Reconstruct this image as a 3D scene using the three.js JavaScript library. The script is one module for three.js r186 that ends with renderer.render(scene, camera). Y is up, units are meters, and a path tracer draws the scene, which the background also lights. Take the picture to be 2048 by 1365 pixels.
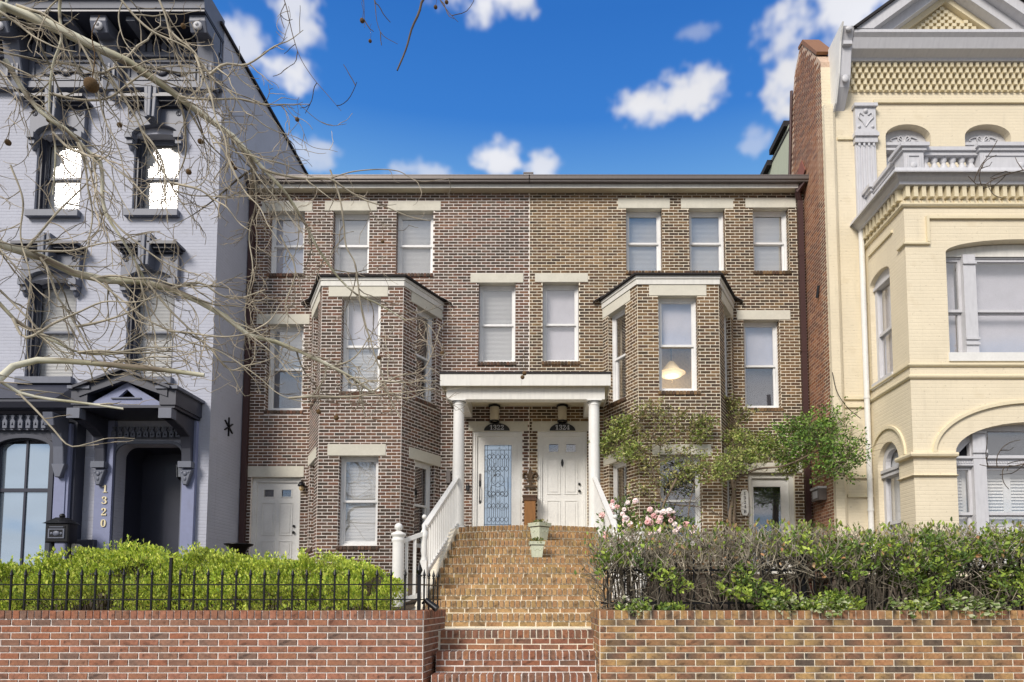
import * as THREE from 'three';
import { mergeGeometries } from 'three/addons/utils/BufferGeometryUtils.js';
import { ImprovedNoise } from 'three/addons/math/ImprovedNoise.js';
import { FontLoader } from 'three/addons/loaders/FontLoader.js';
import { TextGeometry } from 'three/addons/geometries/TextGeometry.js';

// ---------------------------------------------------------------- camera, sky, sun, exposure
const scene = new THREE.Scene();
const camera = new THREE.PerspectiveCamera(76.98, 2190 / 2194.29, 0.1, 900);
camera.position.set(0, 1.65, 15);
camera.rotation.set(THREE.MathUtils.degToRad(4.18), 0, 0);
camera.setViewOffset(2190, 2194.29, 0, 0, 2048, 1365);      // a rising, shifting lens: the verticals stay nearly upright
const renderer = new THREE.WebGLRenderer({ antialias: true });
renderer.toneMapping = THREE.LinearToneMapping;
renderer.toneMappingExposure = 1.14;
renderer.shadowMap.enabled = true;

const perlin = new ImprovedNoise();
const nz = (x, y, z = 0) => perlin.noise(x, y, z);
const fbm = (x, y, z = 0, oct = 4) => { let s = 0, a = 0.5, f = 1; for (let i = 0; i < oct; i++) { s += a * nz(x * f, y * f, z + i * 7.3); a *= 0.5; f *= 2.03; } return s; };
const clamp01 = (x) => Math.min(1, Math.max(0, x));
const sstep = (a, b, x) => { const t = clamp01((x - a) / (b - a)); return t * t * (3 - 2 * t); };
const lerp = (a, b, t) => a + (b - a) * t;

// the sky: deep blue above, paler to the horizon, scattered fair-weather clouds over the roofs, denser cover added out of view for fill light
{
  const W = 2048, H = 1024, data = new Float32Array(W * H * 4);
  const stops = [[0, .50, .62, .78], [20, .28, .48, .76], [31, .14, .36, .72], [36, .045, .205, .61], [42, .03, .16, .53], [60, .03, .155, .5], [90, .03, .145, .46]];
  const blue = (el) => { for (let i = 1; i < stops.length; i++) if (el <= stops[i][0]) { const a = stops[i - 1], b = stops[i], t = (el - a[0]) / (b[0] - a[0]); return [1, 2, 3].map((c) => lerp(a[c], b[c], t)); } return [.03, .14, .46]; };
  // the clouds over the roofs: azimuth (right of straight ahead), elevation, half width, half height, density
  const seen = [[11.0, 36.9, 5.6, 1.5, 1.0], [8.2, 36.2, 3.6, 1.0, .9], [13.6, 37.4, 2.6, 1.5, .95], [-21.6, 36.7, 3.6, 1.2, .95], [-25.3, 37.9, 2.4, 2.0, .8], [-21.0, 39.7, 2.2, 1.8, .85], [-26.5, 41.5, 3.0, 1.6, .6],
    [-4.3, 33.6, 2.2, 1.5, .95], [-.5, 32.9, 1.8, 1.4, .85], [-5.7, 42.8, 5.0, 1.6, .95], [20.3, 36.2, 2.2, 2.6, 1.0], [21.2, 38.9, 3.6, 2.4, .85], [26, 40.2, 5.5, 3.4, .95], [36, 38, 7, 4, .95], [-20.5, 32.4, 3.2, 1.3, .6], [-10.5, 32.0, 4, 1.2, .6], [17.6, 33.6, 1.6, 1.2, .4], [13, 40.2, 2.4, .5, .3]];
  for (let row = 0; row < H; row++) {
    const up = ((row + .5) / H - .5) * Math.PI, y = Math.sin(up), el = up * 180 / Math.PI;
    for (let col = 0; col < W; col++) {
      const rd = ((col + .5) / W - .5) * 2 * Math.PI, x = Math.cos(rd) * Math.cos(up), z = Math.sin(rd) * Math.cos(up), o = (row * W + col) * 4;
      let c;
      if (el < 0) c = [.22, .21, .2];
      else {
        c = blue(el);
        const az = Math.atan2(x, -z) * 180 / Math.PI;
        const k = 1.5 / (y + .14), px = x * k, pz = z * k;
        const wide = sstep(-.2, .1, fbm(px + 3.1, pz + 7.7, .5, 6) + .06);  // cover beyond the view, thickened to lift the ambient light
        const window_ = sstep(48, 36, Math.abs(az)) * sstep(10, 22, el) * sstep(62, 50, el);     // the stretch of sky over the roofs has its own clouds
        let own = 0, lump = 0;
        if (window_ > 0) {
          const n1 = fbm(az * .34, el * .62, 2.2, 5), n2 = fbm(az * .95 + 9, el * 1.5, 5.1, 4);
          for (const [ca, ce, w, h, d] of seen) {
            const q = 1 - ((az - ca) / w) ** 2 - ((el - ce) / h) ** 2;
            if (q < -1.4) continue;
            own = Math.max(own, d * sstep(-.02, 1.08, q + n1 * 1.5 + n2 * .8));
            lump = Math.max(lump, q);
          }
        }
        const a = lerp(wide, own, window_), lit = .84 + .20 * fbm(px * 2.2, pz * 2.2, 9, 4) + .04 * lump;
        c = [lerp(c[0], .92 * lit, a), lerp(c[1], .925 * lit, a), lerp(c[2], .97 * lit, a)];
      }
      data[o] = c[0] * .92; data[o + 1] = c[1] * .92; data[o + 2] = c[2] * .92; data[o + 3] = 1;
    }
  }
  const t = new THREE.DataTexture(data, W, H, THREE.RGBAFormat, THREE.FloatType);
  t.mapping = THREE.EquirectangularReflectionMapping; t.magFilter = t.minFilter = THREE.LinearFilter; t.needsUpdate = true;
  scene.background = t; scene.environment = t;
}
const sun = new THREE.DirectionalLight(0xfff7ee, 3.3);
sun.position.set(-16.4, 23.5, 26.2); sun.target.position.set(0, 2, 0);
sun.castShadow = true; sun.shadow.radius = 38; sun.shadow.mapSize.set(4096, 4096);
Object.assign(sun.shadow.camera, { left: -22, right: 22, top: 22, bottom: -22, near: 1, far: 90 });
scene.add(sun, sun.target);


// ---------------------------------------------------------------- helpers
function rng(seed) { let s = seed | 0; return () => { s = (s + 0x6d2b79f5) | 0; let t = Math.imul(s ^ (s >>> 15), 1 | s); t = (t + Math.imul(t ^ (t >>> 7), 61 | t)) ^ t; return ((t ^ (t >>> 14)) >>> 0) / 4294967296; }; }
const V = (x, y, z) => new THREE.Vector3(x, y, z);
const taken = new Map();
function numbered(name) { const k = taken.get(name) || 0; taken.set(name, k + 1); return k ? name + '_' + String(k).padStart(3, '0') : name; }
function texture(w, h, fn, { srgb = false, repeat } = {}) {       // fn(u, v) -> [r, g, b] in 0..1 (or one grey value)
  const d = new Uint8Array(w * h * 4);
  for (let j = 0; j < h; j++) for (let i = 0; i < w; i++) {
    let c = fn(i / w, j / h); if (typeof c === 'number') c = [c, c, c];
    const o = (j * w + i) * 4; for (let k = 0; k < 3; k++) d[o + k] = Math.round(255 * clamp01(c[k])); d[o + 3] = 255;
  }
  const t = new THREE.DataTexture(d, w, h); t.magFilter = THREE.LinearFilter; t.minFilter = THREE.LinearMipmapLinearFilter; t.generateMipmaps = true;
  t.wrapS = t.wrapT = THREE.RepeatWrapping; if (srgb) t.colorSpace = THREE.SRGBColorSpace; if (repeat) t.repeat.set(...repeat); t.needsUpdate = true; return t;
}
// noise that closes on itself over one tile
function tileNoise(u, v, f, z = 0, oct = 4) {
  const a = fbm(u * f, v * f, z, oct), b = fbm((u - 1) * f, v * f, z, oct), c = fbm(u * f, (v - 1) * f, z, oct), d = fbm((u - 1) * f, (v - 1) * f, z, oct);
  return lerp(lerp(a, b, u), lerp(c, d, u), v) / Math.sqrt((u * u + (1 - u) * (1 - u)) * (v * v + (1 - v) * (1 - v)));
}
const rep = (t, x, y = x) => { const c = t.clone(); c.repeat.set(x, y); c.needsUpdate = true; return c; };
const T = {};
T.grain = texture(512, 512, (u, v) => .86 + .3 * tileNoise(u, v, 9, 1, 4) + .34 * tileNoise(u, v, 46, 3, 3));
T.grainBump = texture(512, 512, (u, v) => .5 + .5 * tileNoise(u, v, 40, 8, 4) + .3 * tileNoise(u, v, 12, 4, 2));
T.brick = texture(512, 512, (u, v) => { const a = tileNoise(u, v, 7, 71, 3), b = tileNoise(u, v, 26, 73, 4), d = sstep(.08, .3, tileNoise(u, v, 10, 75, 3)), k = sstep(.22, .36, tileNoise(u, v, 34, 77, 3)); const g = .84 + .34 * a + .42 * b - d * .3; return [g + .03 * a - k * .2, g - k * .2, g - .05 * a - k * .18]; });
T.soft = texture(512, 512, (u, v) => .93 + .13 * tileNoise(u, v, 4, 5, 4) + .08 * tileNoise(u, v, 30, 6, 3));
T.plaster = texture(512, 512, (u, v) => { const g = .92 + .13 * tileNoise(u, v, 3, 15, 5) + .08 * tileNoise(u, v, 22, 16, 3), s = sstep(.2, .42, tileNoise(u * 1, v, 9, 18, 4)); return [g - s * .05, g - s * .06, g - s * .08]; });
T.streak = texture(512, 512, (u, v) => { const s = clamp01(tileNoise(u, v * .12, 26, 31, 4) + .1), g = .95 + .08 * tileNoise(u, v, 8, 33, 3); return [g - s * .16, g - s * .16, g - s * .15]; });
// brick under thick paint: shallow joints only (one tile = 0.85 m x 0.81 m)
T.paintedBrick = texture(512, 512, (u, v) => {
  const c = v * 12, row = Math.floor(c), fy = c - row, fx = (u * 4 + (row % 2) * .5) % 1, jy = Math.min(fy, 1 - fy) * .068, jx = Math.min(fx, 1 - fx) * .2127;
  return .25 + .6 * Math.min(sstep(.001, .009, jy), .35 + .65 * sstep(.001, .008, jx)) + .16 * tileNoise(u, v, 40, 41, 3);
});
// old paint on masonry: mottling, thin runs, small chips along the courses (one tile = 3 m)
T.weather = texture(1024, 1024, (u, v) => {
  const m = tileNoise(u, v, 5, 91, 5), run = clamp01(tileNoise(u, v * .1, 30, 93, 3) - .12) * clamp01(.6 + 2 * tileNoise(u, v, 6, 94, 2)), chip = sstep(.34, .4, tileNoise(u, v * 2.6, 34, 96, 3)), blot = sstep(.2, .4, tileNoise(u, v, 8, 97, 4));
  const g = .93 + .1 * m + .05 * tileNoise(u, v, 60, 98, 2) - run * .28 - blot * .05; return [g - chip * .2, g - chip * .21 - blot * .01, g - chip * .22 - blot * .03]; });
T.wood = texture(256, 256, (u, v) => { const r = tileNoise(u, v * .08, 22, 51, 4); const g = .74 + .5 * r; return [g, g * .97, g * .92]; });
T.bark = texture(256, 256, (u, v) => { const a = tileNoise(u, v, 5, 61, 4), b = tileNoise(u, v, 14, 63, 3); const p = sstep(-.02, .10, a), q = sstep(.1, .2, b);
  return [lerp(.60, .82, p) - q * .16, lerp(.56, .80, p) - q * .13, lerp(.46, .66, p) - q * .14]; }, { srgb: true });

const mat = (color, o = {}) => new THREE.MeshStandardMaterial({ color, roughness: .85, side: THREE.DoubleSide, ...o });
const M = {
  brick: mat(0xffffff, { vertexColors: true, map: rep(T.brick, 1.15), bumpMap: rep(T.grainBump, 2.5), bumpScale: .004, roughness: .92 }),
  mortar: mat(0xf3ebe2, { map: rep(T.grain, 2.2), bumpMap: rep(T.grainBump, 3), bumpScale: .003, roughness: .97 }),
  mortarTan: mat(0xf0e6d0, { map: rep(T.grain, 2.2), bumpMap: rep(T.grainBump, 3), bumpScale: .003, roughness: .97 }),
  white: mat(0xe4e3de, { map: rep(T.soft, .7), roughness: .55 }),
  whiteOld: mat(0xdedcd4, { map: rep(T.streak, .8, .8), roughness: .62 }),
  vinyl: mat(0xe6e6e4, { map: rep(T.soft, 1.1), roughness: .42 }),
  lintel: mat(0xd3cfc0, { map: rep(T.plaster, .9), bumpMap: rep(T.grainBump, 1.4), bumpScale: .003, roughness: .93 }),
  soffit: mat(0xcfc6ad, { map: rep(T.plaster, .6), roughness: .8 }),
  brown: mat(0x4a3331, { map: rep(T.soft, .8), roughness: .5, metalness: .15 }),
  gutterGrey: mat(0x6f6864, { map: rep(T.streak, .8), roughness: .45, metalness: .3 }),
  blackRoof: mat(0x2b2829, { map: rep(T.grain, 1.3), roughness: .9 }),
  shingle: mat(0x5d5b5c, { map: rep(T.grain, 2), roughness: .95 }),
  glass: new THREE.MeshPhysicalMaterial({ color: 0xffffff, transmission: 1, thickness: 0, roughness: .015, ior: 2.15, side: THREE.DoubleSide }),
  oldGlass: new THREE.MeshPhysicalMaterial({ color: 0xffffff, transmission: 1, thickness: 0, roughness: .05, ior: 1.33, side: THREE.DoubleSide }),
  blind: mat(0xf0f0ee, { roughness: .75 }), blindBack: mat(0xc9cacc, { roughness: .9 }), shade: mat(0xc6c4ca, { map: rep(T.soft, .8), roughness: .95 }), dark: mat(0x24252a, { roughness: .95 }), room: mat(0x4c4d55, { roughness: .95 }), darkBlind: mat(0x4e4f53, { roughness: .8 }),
  blue: mat(0xb0b3bf, { map: rep(T.weather, .34), bumpMap: rep(T.paintedBrick, 1.18, 1.235), bumpScale: .006, roughness: .72 }),
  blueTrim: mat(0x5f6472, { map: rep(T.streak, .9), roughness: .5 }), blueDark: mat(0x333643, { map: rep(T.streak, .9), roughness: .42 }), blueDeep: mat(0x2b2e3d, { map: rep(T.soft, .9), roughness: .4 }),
  yellow: mat(0xe3d7bc, { map: rep(T.weather, .31), bumpMap: rep(T.paintedBrick, 1.18, 1.235), bumpScale: .004, roughness: .78 }),
  yellowTrim: mat(0xe1d5b5, { map: rep(T.weather, .5), roughness: .8 }),
  greyTrim: mat(0xc9c9cc, { map: rep(T.streak, .9), roughness: .5 }),
  iron: mat(0x131316, { map: rep(T.soft, 2), roughness: .38, metalness: .35 }),
  soil: mat(0x4a3d2e, { map: rep(T.grain, 1), bumpMap: rep(T.grainBump, .8), bumpScale: .03, roughness: 1 }),
  concrete: mat(0xa5a29b, { map: rep(T.grain, .6), bumpMap: rep(T.grainBump, 1), bumpScale: .004, roughness: .95 }),
  asphalt: mat(0x454547, { map: rep(T.grain, .7), bumpMap: rep(T.grainBump, 1.5), bumpScale: .006, roughness: .95 }),
  oak: mat(0x9a6a34, { map: rep(T.wood, 3, 1), roughness: .6 }), oakDark: mat(0x5a3b22, { map: rep(T.wood, 3, 1), roughness: .6 }),
  bark: mat(0xe8e2d0, { map: T.bark, bumpMap: rep(T.grainBump, 3), bumpScale: .006, roughness: .9 }), twig: mat(0xffffff, { vertexColors: true, roughness: .9 }), seed: mat(0x6e5638, { map: rep(T.grain, 8), bumpMap: rep(T.grainBump, 14), bumpScale: .006, roughness: 1 }),
  leaf: new THREE.MeshPhysicalMaterial({ color: 0xffffff, roughness: .6, transmission: .2, thickness: 0, side: THREE.DoubleSide }),
  brass: mat(0xd9cda8, { roughness: .4, metalness: .25 }), periwinkle: mat(0x8087a6, { map: rep(T.plaster, .5), roughness: .6 }), mirrorGlass: new THREE.MeshPhysicalMaterial({ color: 0xb4c4d2, metalness: .75, roughness: .03 }), black: mat(0x1a1a1c, { roughness: .5 }), bronze: mat(0x55432f, { roughness: .5, metalness: .4 }),
};

// uv in metres from the position, by the way each face points
function worldUV(g) {
  if (g.index) g = g.toNonIndexed();
  if (!g.attributes.normal) g.computeVertexNormals();
  const p = g.attributes.position.array, n = g.attributes.normal.array, k = p.length / 3, uv = new Float32Array(k * 2);
  for (let i = 0; i < k; i += 3) {
    const ax = Math.abs(n[i * 3] + n[i * 3 + 3] + n[i * 3 + 6]), ay = Math.abs(n[i * 3 + 1] + n[i * 3 + 4] + n[i * 3 + 7]), az = Math.abs(n[i * 3 + 2] + n[i * 3 + 5] + n[i * 3 + 8]);
    for (let j = i; j < i + 3; j++) {
      const x = p[j * 3], y = p[j * 3 + 1], z = p[j * 3 + 2];
      if (ay > ax && ay > az) { uv[j * 2] = x; uv[j * 2 + 1] = z; } else if (ax > az) { uv[j * 2] = z; uv[j * 2 + 1] = y; } else { uv[j * 2] = x; uv[j * 2 + 1] = y; }
    }
  }
  g.setAttribute('uv', new THREE.BufferAttribute(uv, 2)); return g;
}
function clean(g, colored) { g = worldUV(g); for (const a of Object.keys(g.attributes)) if (!['position', 'normal', 'uv', ...(colored ? ['color'] : [])].includes(a)) g.deleteAttribute(a); g.morphAttributes = {}; return g; }
function join(list, colored) { const l = list.flat(9).filter(Boolean).map((g) => clean(g, colored)); return l.length === 1 ? l[0] : mergeGeometries(l); }
function obj(name, geos, m, parent = scene) {                       // ONE mesh
  const g = geos.isBufferGeometry ? clean(geos, m.vertexColors) : join([geos], m.vertexColors), o = new THREE.Mesh(g, m);
  o.castShadow = o.receiveShadow = true; o.name = parent === scene ? numbered(name) : name; parent.add(o); return o;
}
function tag(o, label, category, group, kind) { o.userData = { label, category }; if (group) o.userData.group = group; if (kind) o.userData.kind = kind; return o; }
function thing(name, label, category, group, at = [0, 0, 0], turn = 0) { const o = new THREE.Group(); o.name = numbered(name); o.position.set(...at); o.rotation.y = turn; scene.add(o); return tag(o, label, category, group); }
function struct(name, geos, m) { const o = obj(name, geos, m); o.userData = { kind: 'structure' }; return o; }
function sub(name, parent) { const o = new THREE.Group(); o.name = name; parent.add(o); return o; }
function stuff(o) { o.userData.kind = 'stuff'; return o; }

// geometry makers
const bx = (x0, y0, z0, x1, y1, z1) => { const g = new THREE.BoxGeometry(Math.abs(x1 - x0), Math.abs(y1 - y0), Math.abs(z1 - z0)); g.translate((x0 + x1) / 2, (y0 + y1) / 2, (z0 + z1) / 2); return g; };
const cyl = (x, y0, z, y1, r0, r1 = r0, s = 16) => { const g = new THREE.CylinderGeometry(r1, r0, Math.abs(y1 - y0), s); g.translate(x, (y0 + y1) / 2, z); return g; };
const sph = (x, y, z, r, sx = 1, sy = 1, sz = 1, w = 14, h = 10) => { const g = new THREE.SphereGeometry(r, w, h); g.scale(sx, sy, sz); g.translate(x, y, z); return g; };
const lathe = (pts, x = 0, y = 0, z = 0, s = 20) => { const g = new THREE.LatheGeometry(pts.map(([r, h]) => new THREE.Vector2(r, h)), s); g.translate(x, y, z); return g; };
function poly(pts, holes = []) { const s = new THREE.Shape(pts.map(([x, y]) => new THREE.Vector2(x, y))); for (const h of holes) s.holes.push(new THREE.Path(h.map(([x, y]) => new THREE.Vector2(x, y)))); return s; }
const ext = (shape, z0, z1, bevel = 0) => { const g = new THREE.ExtrudeGeometry(shape, { depth: z1 - z0 - 2 * bevel, bevelEnabled: bevel > 0, bevelSize: bevel, bevelThickness: bevel, bevelSegments: 1, bevelOffset: -bevel, curveSegments: 18 }); g.translate(0, 0, z0 + bevel); return g; };
const rect = (x0, y0, x1, y1) => [[x0, y0], [x1, y0], [x1, y1], [x0, y1]];
const arc = (cx, cy, rx, ry, a0, a1, n = 24) => Array.from({ length: n + 1 }, (_, i) => { const a = a0 + (a1 - a0) * i / n; return [cx + rx * Math.cos(a), cy + ry * Math.sin(a)]; });
const bar = (a, b, w, h = w) => { const A = V(...a), B = V(...b), d = B.clone().sub(A), L = d.length(), g = new THREE.BoxGeometry(w, h, L); g.applyQuaternion(new THREE.Quaternion().setFromRotationMatrix(new THREE.Matrix4().lookAt(B, A, V(0, 1, 0)))); g.translate(...A.add(B).multiplyScalar(.5).toArray()); return g; };
const rod = (a, b, r0, r1 = r0, s = 8) => { const A = V(...a), B = V(...b), d = B.clone().sub(A), g = new THREE.CylinderGeometry(r1, r0, d.length(), s); g.applyQuaternion(new THREE.Quaternion().setFromUnitVectors(V(0, 1, 0), d.clone().normalize())); g.translate(...A.add(B).multiplyScalar(.5).toArray()); return g; };
const tube = (pts, r, s = 8, n) => new THREE.TubeGeometry(new THREE.CatmullRomCurve3(pts.map((p) => V(...p))), n || pts.length * 5, r, s, false);
// a moulding: profile [[out, up] ...] swept along a level path of [x, z] points; outward is to the right of the way the path runs
function sweep(path, profile, closed = false) {
  const n = path.length, P = [], rings = [];
  const dir = (i) => { const a = path[i], b = path[(i + 1) % n]; const d = [b[0] - a[0], b[1] - a[1]], l = Math.hypot(...d); return [d[0] / l, d[1] / l]; };
  for (let i = 0; i < n; i++) {
    const d1 = i > 0 || closed ? dir((i - 1 + n) % n) : dir(i), d2 = i < n - 1 || closed ? dir(i) : dir(i - 1);
    const n1 = [-d1[1], d1[0]], n2 = [-d2[1], d2[0]]; let m = [n1[0] + n2[0], n1[1] + n2[1]]; const l = Math.hypot(...m); m = [m[0] / l, m[1] / l]; const k = 1 / Math.max(.3, m[0] * n1[0] + m[1] * n1[1]);
    rings.push(profile.map(([o, u]) => [path[i][0] + m[0] * k * o, u, path[i][1] + m[1] * k * o]));
  }
  const quad = (a, b, c, d) => P.push(...a, ...b, ...c, ...a, ...c, ...d), seg = closed ? n : n - 1;
  for (let i = 0; i < seg; i++) { const A = rings[i], B = rings[(i + 1) % n]; for (let j = 0; j < profile.length - 1; j++) quad(A[j], B[j], B[j + 1], A[j + 1]); }
  if (!closed) for (const R of [rings[0], rings[n - 1]]) { const tri = THREE.ShapeUtils.triangulateShape(profile.map((p) => new THREE.Vector2(...p)), []); for (const t of tri) for (const i of t) P.push(...R[i]); }
  const g = new THREE.BufferGeometry(); g.setAttribute('position', new THREE.BufferAttribute(new Float32Array(P), 3)); g.computeVertexNormals(); return g;
}
const place = (list, m4) => [list].flat(9).map((g) => { const c = g.clone(); c.applyMatrix4(m4); return c; });
// a wall panel's frame: origin on the face, u runs along the wall, n out of it
const panel = (x, y, z, a = 0) => { const m = new THREE.Matrix4().makeRotationY(a); m.setPosition(x, y, z); return m; };
function setFrame(o, m4) { m4.decompose(o.position, o.quaternion, o.scale); return o; }

// ---------------------------------------------------------------- brickwork
const lin = (hex) => { const c = new THREE.Color(hex); return [c.r, c.g, c.b]; };
const PAL = {
  left: [0x4d4137, 0x53473c, 0x5b493d, 0x654d40, 0x72523f, 0x715345, 0x705648, 0x665a4f, 0x6b5e51, 0x7c5948, 0x785d4c, 0x85634d].map(lin),
  right: [0x4c3e32, 0x52432f, 0x5e4c3b, 0x674c39, 0x69523c, 0x6c573f, 0x72583f, 0x755b42, 0x785d43, 0x7e6446, 0x866c49, 0x8d7150].map(lin),
  wallRed: [0x9e694f, 0x98634a, 0x9a6c54, 0xa26f57, 0x92624c, 0x966f5a, 0x8c6b58, 0xa1674b, 0x85614f, 0x98694f, 0xa6715a, 0x7a6154].map(lin),
  wallTan: [0xa37a52, 0xb08d5c, 0x976a4c, 0xab7f58, 0x866a4d, 0x9d6d4e, 0x6e5c4b, 0xb5935f, 0xa0724f, 0x5a4d42, 0x927550, 0xa57653].map(lin),
  stair: [0xb08c5e, 0xb89567, 0xa5825a, 0xb48a60, 0x9c7d57, 0xae9160, 0xbb9a6b, 0xa98058, 0x937755, 0xb6926a, 0xad8558, 0x9f8558].map(lin),
  stairRed: [0x96644c, 0x8c5d48, 0x9d6b50, 0x845f4c, 0x8f6650, 0x7b5d4c, 0x9a6a4c, 0x876350, 0x70584a, 0xa17252, 0x8a5a44, 0x946047].map(lin),
  party: [0x775343, 0x845847, 0x825d4d, 0x925f47, 0x8d6452, 0x98623f, 0x9c6a4a, 0xa06a4c, 0xa37458, 0xa87353, 0xad7a5a, 0xb18466].map(lin),
};
const brickCache = new Map();
function brickGeo(L, H, T_, ci, variant, solid, pal) {              // corner at the origin: x along, y up, z out of the wall
  const key = [L.toFixed(3), H.toFixed(3), T_.toFixed(3), ci, variant, solid].join() + pal;
  if (brickCache.has(key)) return brickCache.get(key);
  const r = rng(variant * 77 + ci * 13 + 5), j = () => (r() - .5) * .003, c = .0028, P = [], y0 = j() * .6, f = [];
  const b = [[0, 0, 0], [L, 0, 0], [L, H, 0], [0, H, 0]], t = [[c + j(), c + j(), T_ + j()], [L - c + j(), c + j(), T_ + j()], [L - c + j(), H - c + j(), T_ + j()], [c + j(), H - c + j(), T_ + j()]];
  const q = (A, B, C, D) => f.push(A, B, C, A, C, D);
  q(t[0], t[1], t[2], t[3]); q(b[0], b[1], t[1], t[0]); q(b[1], b[2], t[2], t[1]); q(b[2], b[3], t[3], t[2]); q(b[3], b[0], t[0], t[3]);
  for (const v of f) P.push(...v);
  const g = new THREE.BufferGeometry(); g.setAttribute('position', new THREE.BufferAttribute(new Float32Array(P), 3)); g.computeVertexNormals(); worldUV(g);
  const uv = g.attributes.uv.array, du = r() * 3, dv = r() * 3; for (let i = 0; i < uv.length; i += 2) { uv[i] += du; uv[i + 1] += dv; }
  const flashed = { wallTan: .8, wallRed: .45, stair: .4, stairRed: .4 }[pal] ?? .3, colA = PAL[pal][ci % 12], colB = PAL[pal][Math.floor(r() * 12)].map((v, i) => lerp(colA[i], v, flashed)), C = new Float32Array(P.length);   // kiln-flashed: one end fired differently
  for (let i = 0; i < P.length; i += 3) { const q = P[i] < L / 2 ? colA : colB; C[i] = q[0]; C[i + 1] = q[1]; C[i + 2] = q[2]; }
  g.setAttribute('color', new THREE.BufferAttribute(C, 3)); brickCache.set(key, g); return g;
}
// courses on a panel of width w and height h (holes = [u0, v0, u1, v1]); bricks go to the list
function courses(list, frame, w, h, { pal, holes = [], L = .2127, H = .0677, joint = .0145, edge = .0065, proud = .005, shift = 0, seed = 1, bond = .5, prio = 0, tint, patch = pal === 'left' || pal === 'right' || pal === 'party' } = {}) {
  const r = rng(seed * 7919 + 3), rows = Math.round(h / H);
  for (let i = 0; i < rows; i++) {
    const v0 = i * H + joint / 2, v1 = Math.min(h, (i + 1) * H - joint / 2), vm = (v0 + v1) / 2;
    if (v1 - v0 < .02) continue;
    let spans = [[edge, w - edge]];
    for (const [a, b, c, d] of holes) if (vm > b && vm < d) spans = spans.flatMap(([s, e]) => (c <= s || a >= e ? [[s, e]] : [[s, a], [c, e]].filter(([x, y]) => y - x > .02)));
    const off = (i % 2) * L * bond + shift;
    for (const [s, e] of spans) for (let k = Math.floor((s - off) / L) - 1; ; k++) {
      const a = Math.max(s, k * L + off + joint / 2), b = Math.min(e, (k + 1) * L + off - joint / 2);
      if (k * L + off > e) break;
      if (b - a < .022) continue;
      let ci = Math.floor(r() * 12); if (patch) { const w = V(a, v0, 0).applyMatrix4(frame); ci = Math.max(0, Math.min(11, Math.floor(12 * (.5 + 1.15 * fbm(w.x * .55 + 9, w.y * .5, w.z * .5 + seed * 0, 4) + (r() - .5) * .95)))); } if (tint) ci = tint(a, v0, ci, r);
      list.push({ frame, u: a, v: v0, L: Math.round((b - a) * 200) / 200, H: v1 - v0, T: proud, ci, variant: Math.floor(r() * 3), pal, prio });
    }
  }
}
const tmpM = new THREE.Matrix4();
function buildBricks(list, parent, limit = 300, name = 'brick') {   // the first `limit` by priority are meshes of their own, the rest one part
  const order = list.map((b, i) => [b, i]).sort((p, q) => q[0].prio - p[0].prio || p[1] - q[1]).map((p) => p[0]);
  order.slice(0, limit).forEach((b) => {
    const o = new THREE.Mesh(brickGeo(b.L, b.H, b.T, b.ci, b.variant, 0, b.pal), M.brick); o.name = name; o.castShadow = o.receiveShadow = true;
    tmpM.copy(b.frame).multiply(new THREE.Matrix4().makeTranslation(b.u, b.v, .0005)); tmpM.decompose(o.position, o.quaternion, o.scale); parent.add(o);
  });
  const rest = order.slice(limit); if (!rest.length) return;
  let n = 0; for (const b of rest) n += 30;
  const P = new Float32Array(n * 3), N = new Float32Array(n * 3), U = new Float32Array(n * 2), C = new Float32Array(n * 3); let o = 0; const v = V(0, 0, 0), n3 = new THREE.Matrix3();
  const r = rng(rest.length);
  for (const b of rest) {
    const g = brickGeo(b.L, b.H, b.T, b.ci, b.variant, 0, b.pal), p = g.attributes.position, q = g.attributes.normal, u = g.attributes.uv, c = g.attributes.color;
    tmpM.copy(b.frame).multiply(new THREE.Matrix4().makeTranslation(b.u, b.v, .0005)); n3.getNormalMatrix(tmpM); const k = .9 + r() * .2;
    for (let i = 0; i < 30; i++, o++) {
      v.fromBufferAttribute(p, i).applyMatrix4(tmpM); P.set([v.x, v.y, v.z], o * 3); v.fromBufferAttribute(q, i).applyMatrix3(n3).normalize(); N.set([v.x, v.y, v.z], o * 3);
      U.set([u.getX(i), u.getY(i)], o * 2); C.set([c.getX(i) * k, c.getY(i) * k, c.getZ(i) * k], o * 3);
    }
  }
  const g = new THREE.BufferGeometry(); for (const [k, a, s] of [['position', P, 3], ['normal', N, 3], ['uv', U, 2], ['color', C, 3]]) g.setAttribute(k, new THREE.BufferAttribute(a, s));
  const m = new THREE.Mesh(g, M.brick); m.name = 'brickwork'; m.castShadow = m.receiveShadow = true; m.userData.kind = 'stuff'; parent.add(m);
}


// ---------------------------------------------------------------- windows and doors
function slats(w, y0, y1, z, pitch = .03, tilt = .9) { const l = []; for (let y = y0 + pitch / 2; y < y1; y += pitch) { const g = new THREE.PlaneGeometry(w, pitch * 1.12); g.rotateX(-tilt); g.translate(w / 2, y, z); l.push(g); } return l; }
function ring(w, h, b, z0, z1, bb = b, bt = b) { return ext(poly(rect(0, 0, w, h), [rect(b, bb, w - b, h - bt).reverse()]), z0, z1); }
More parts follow.
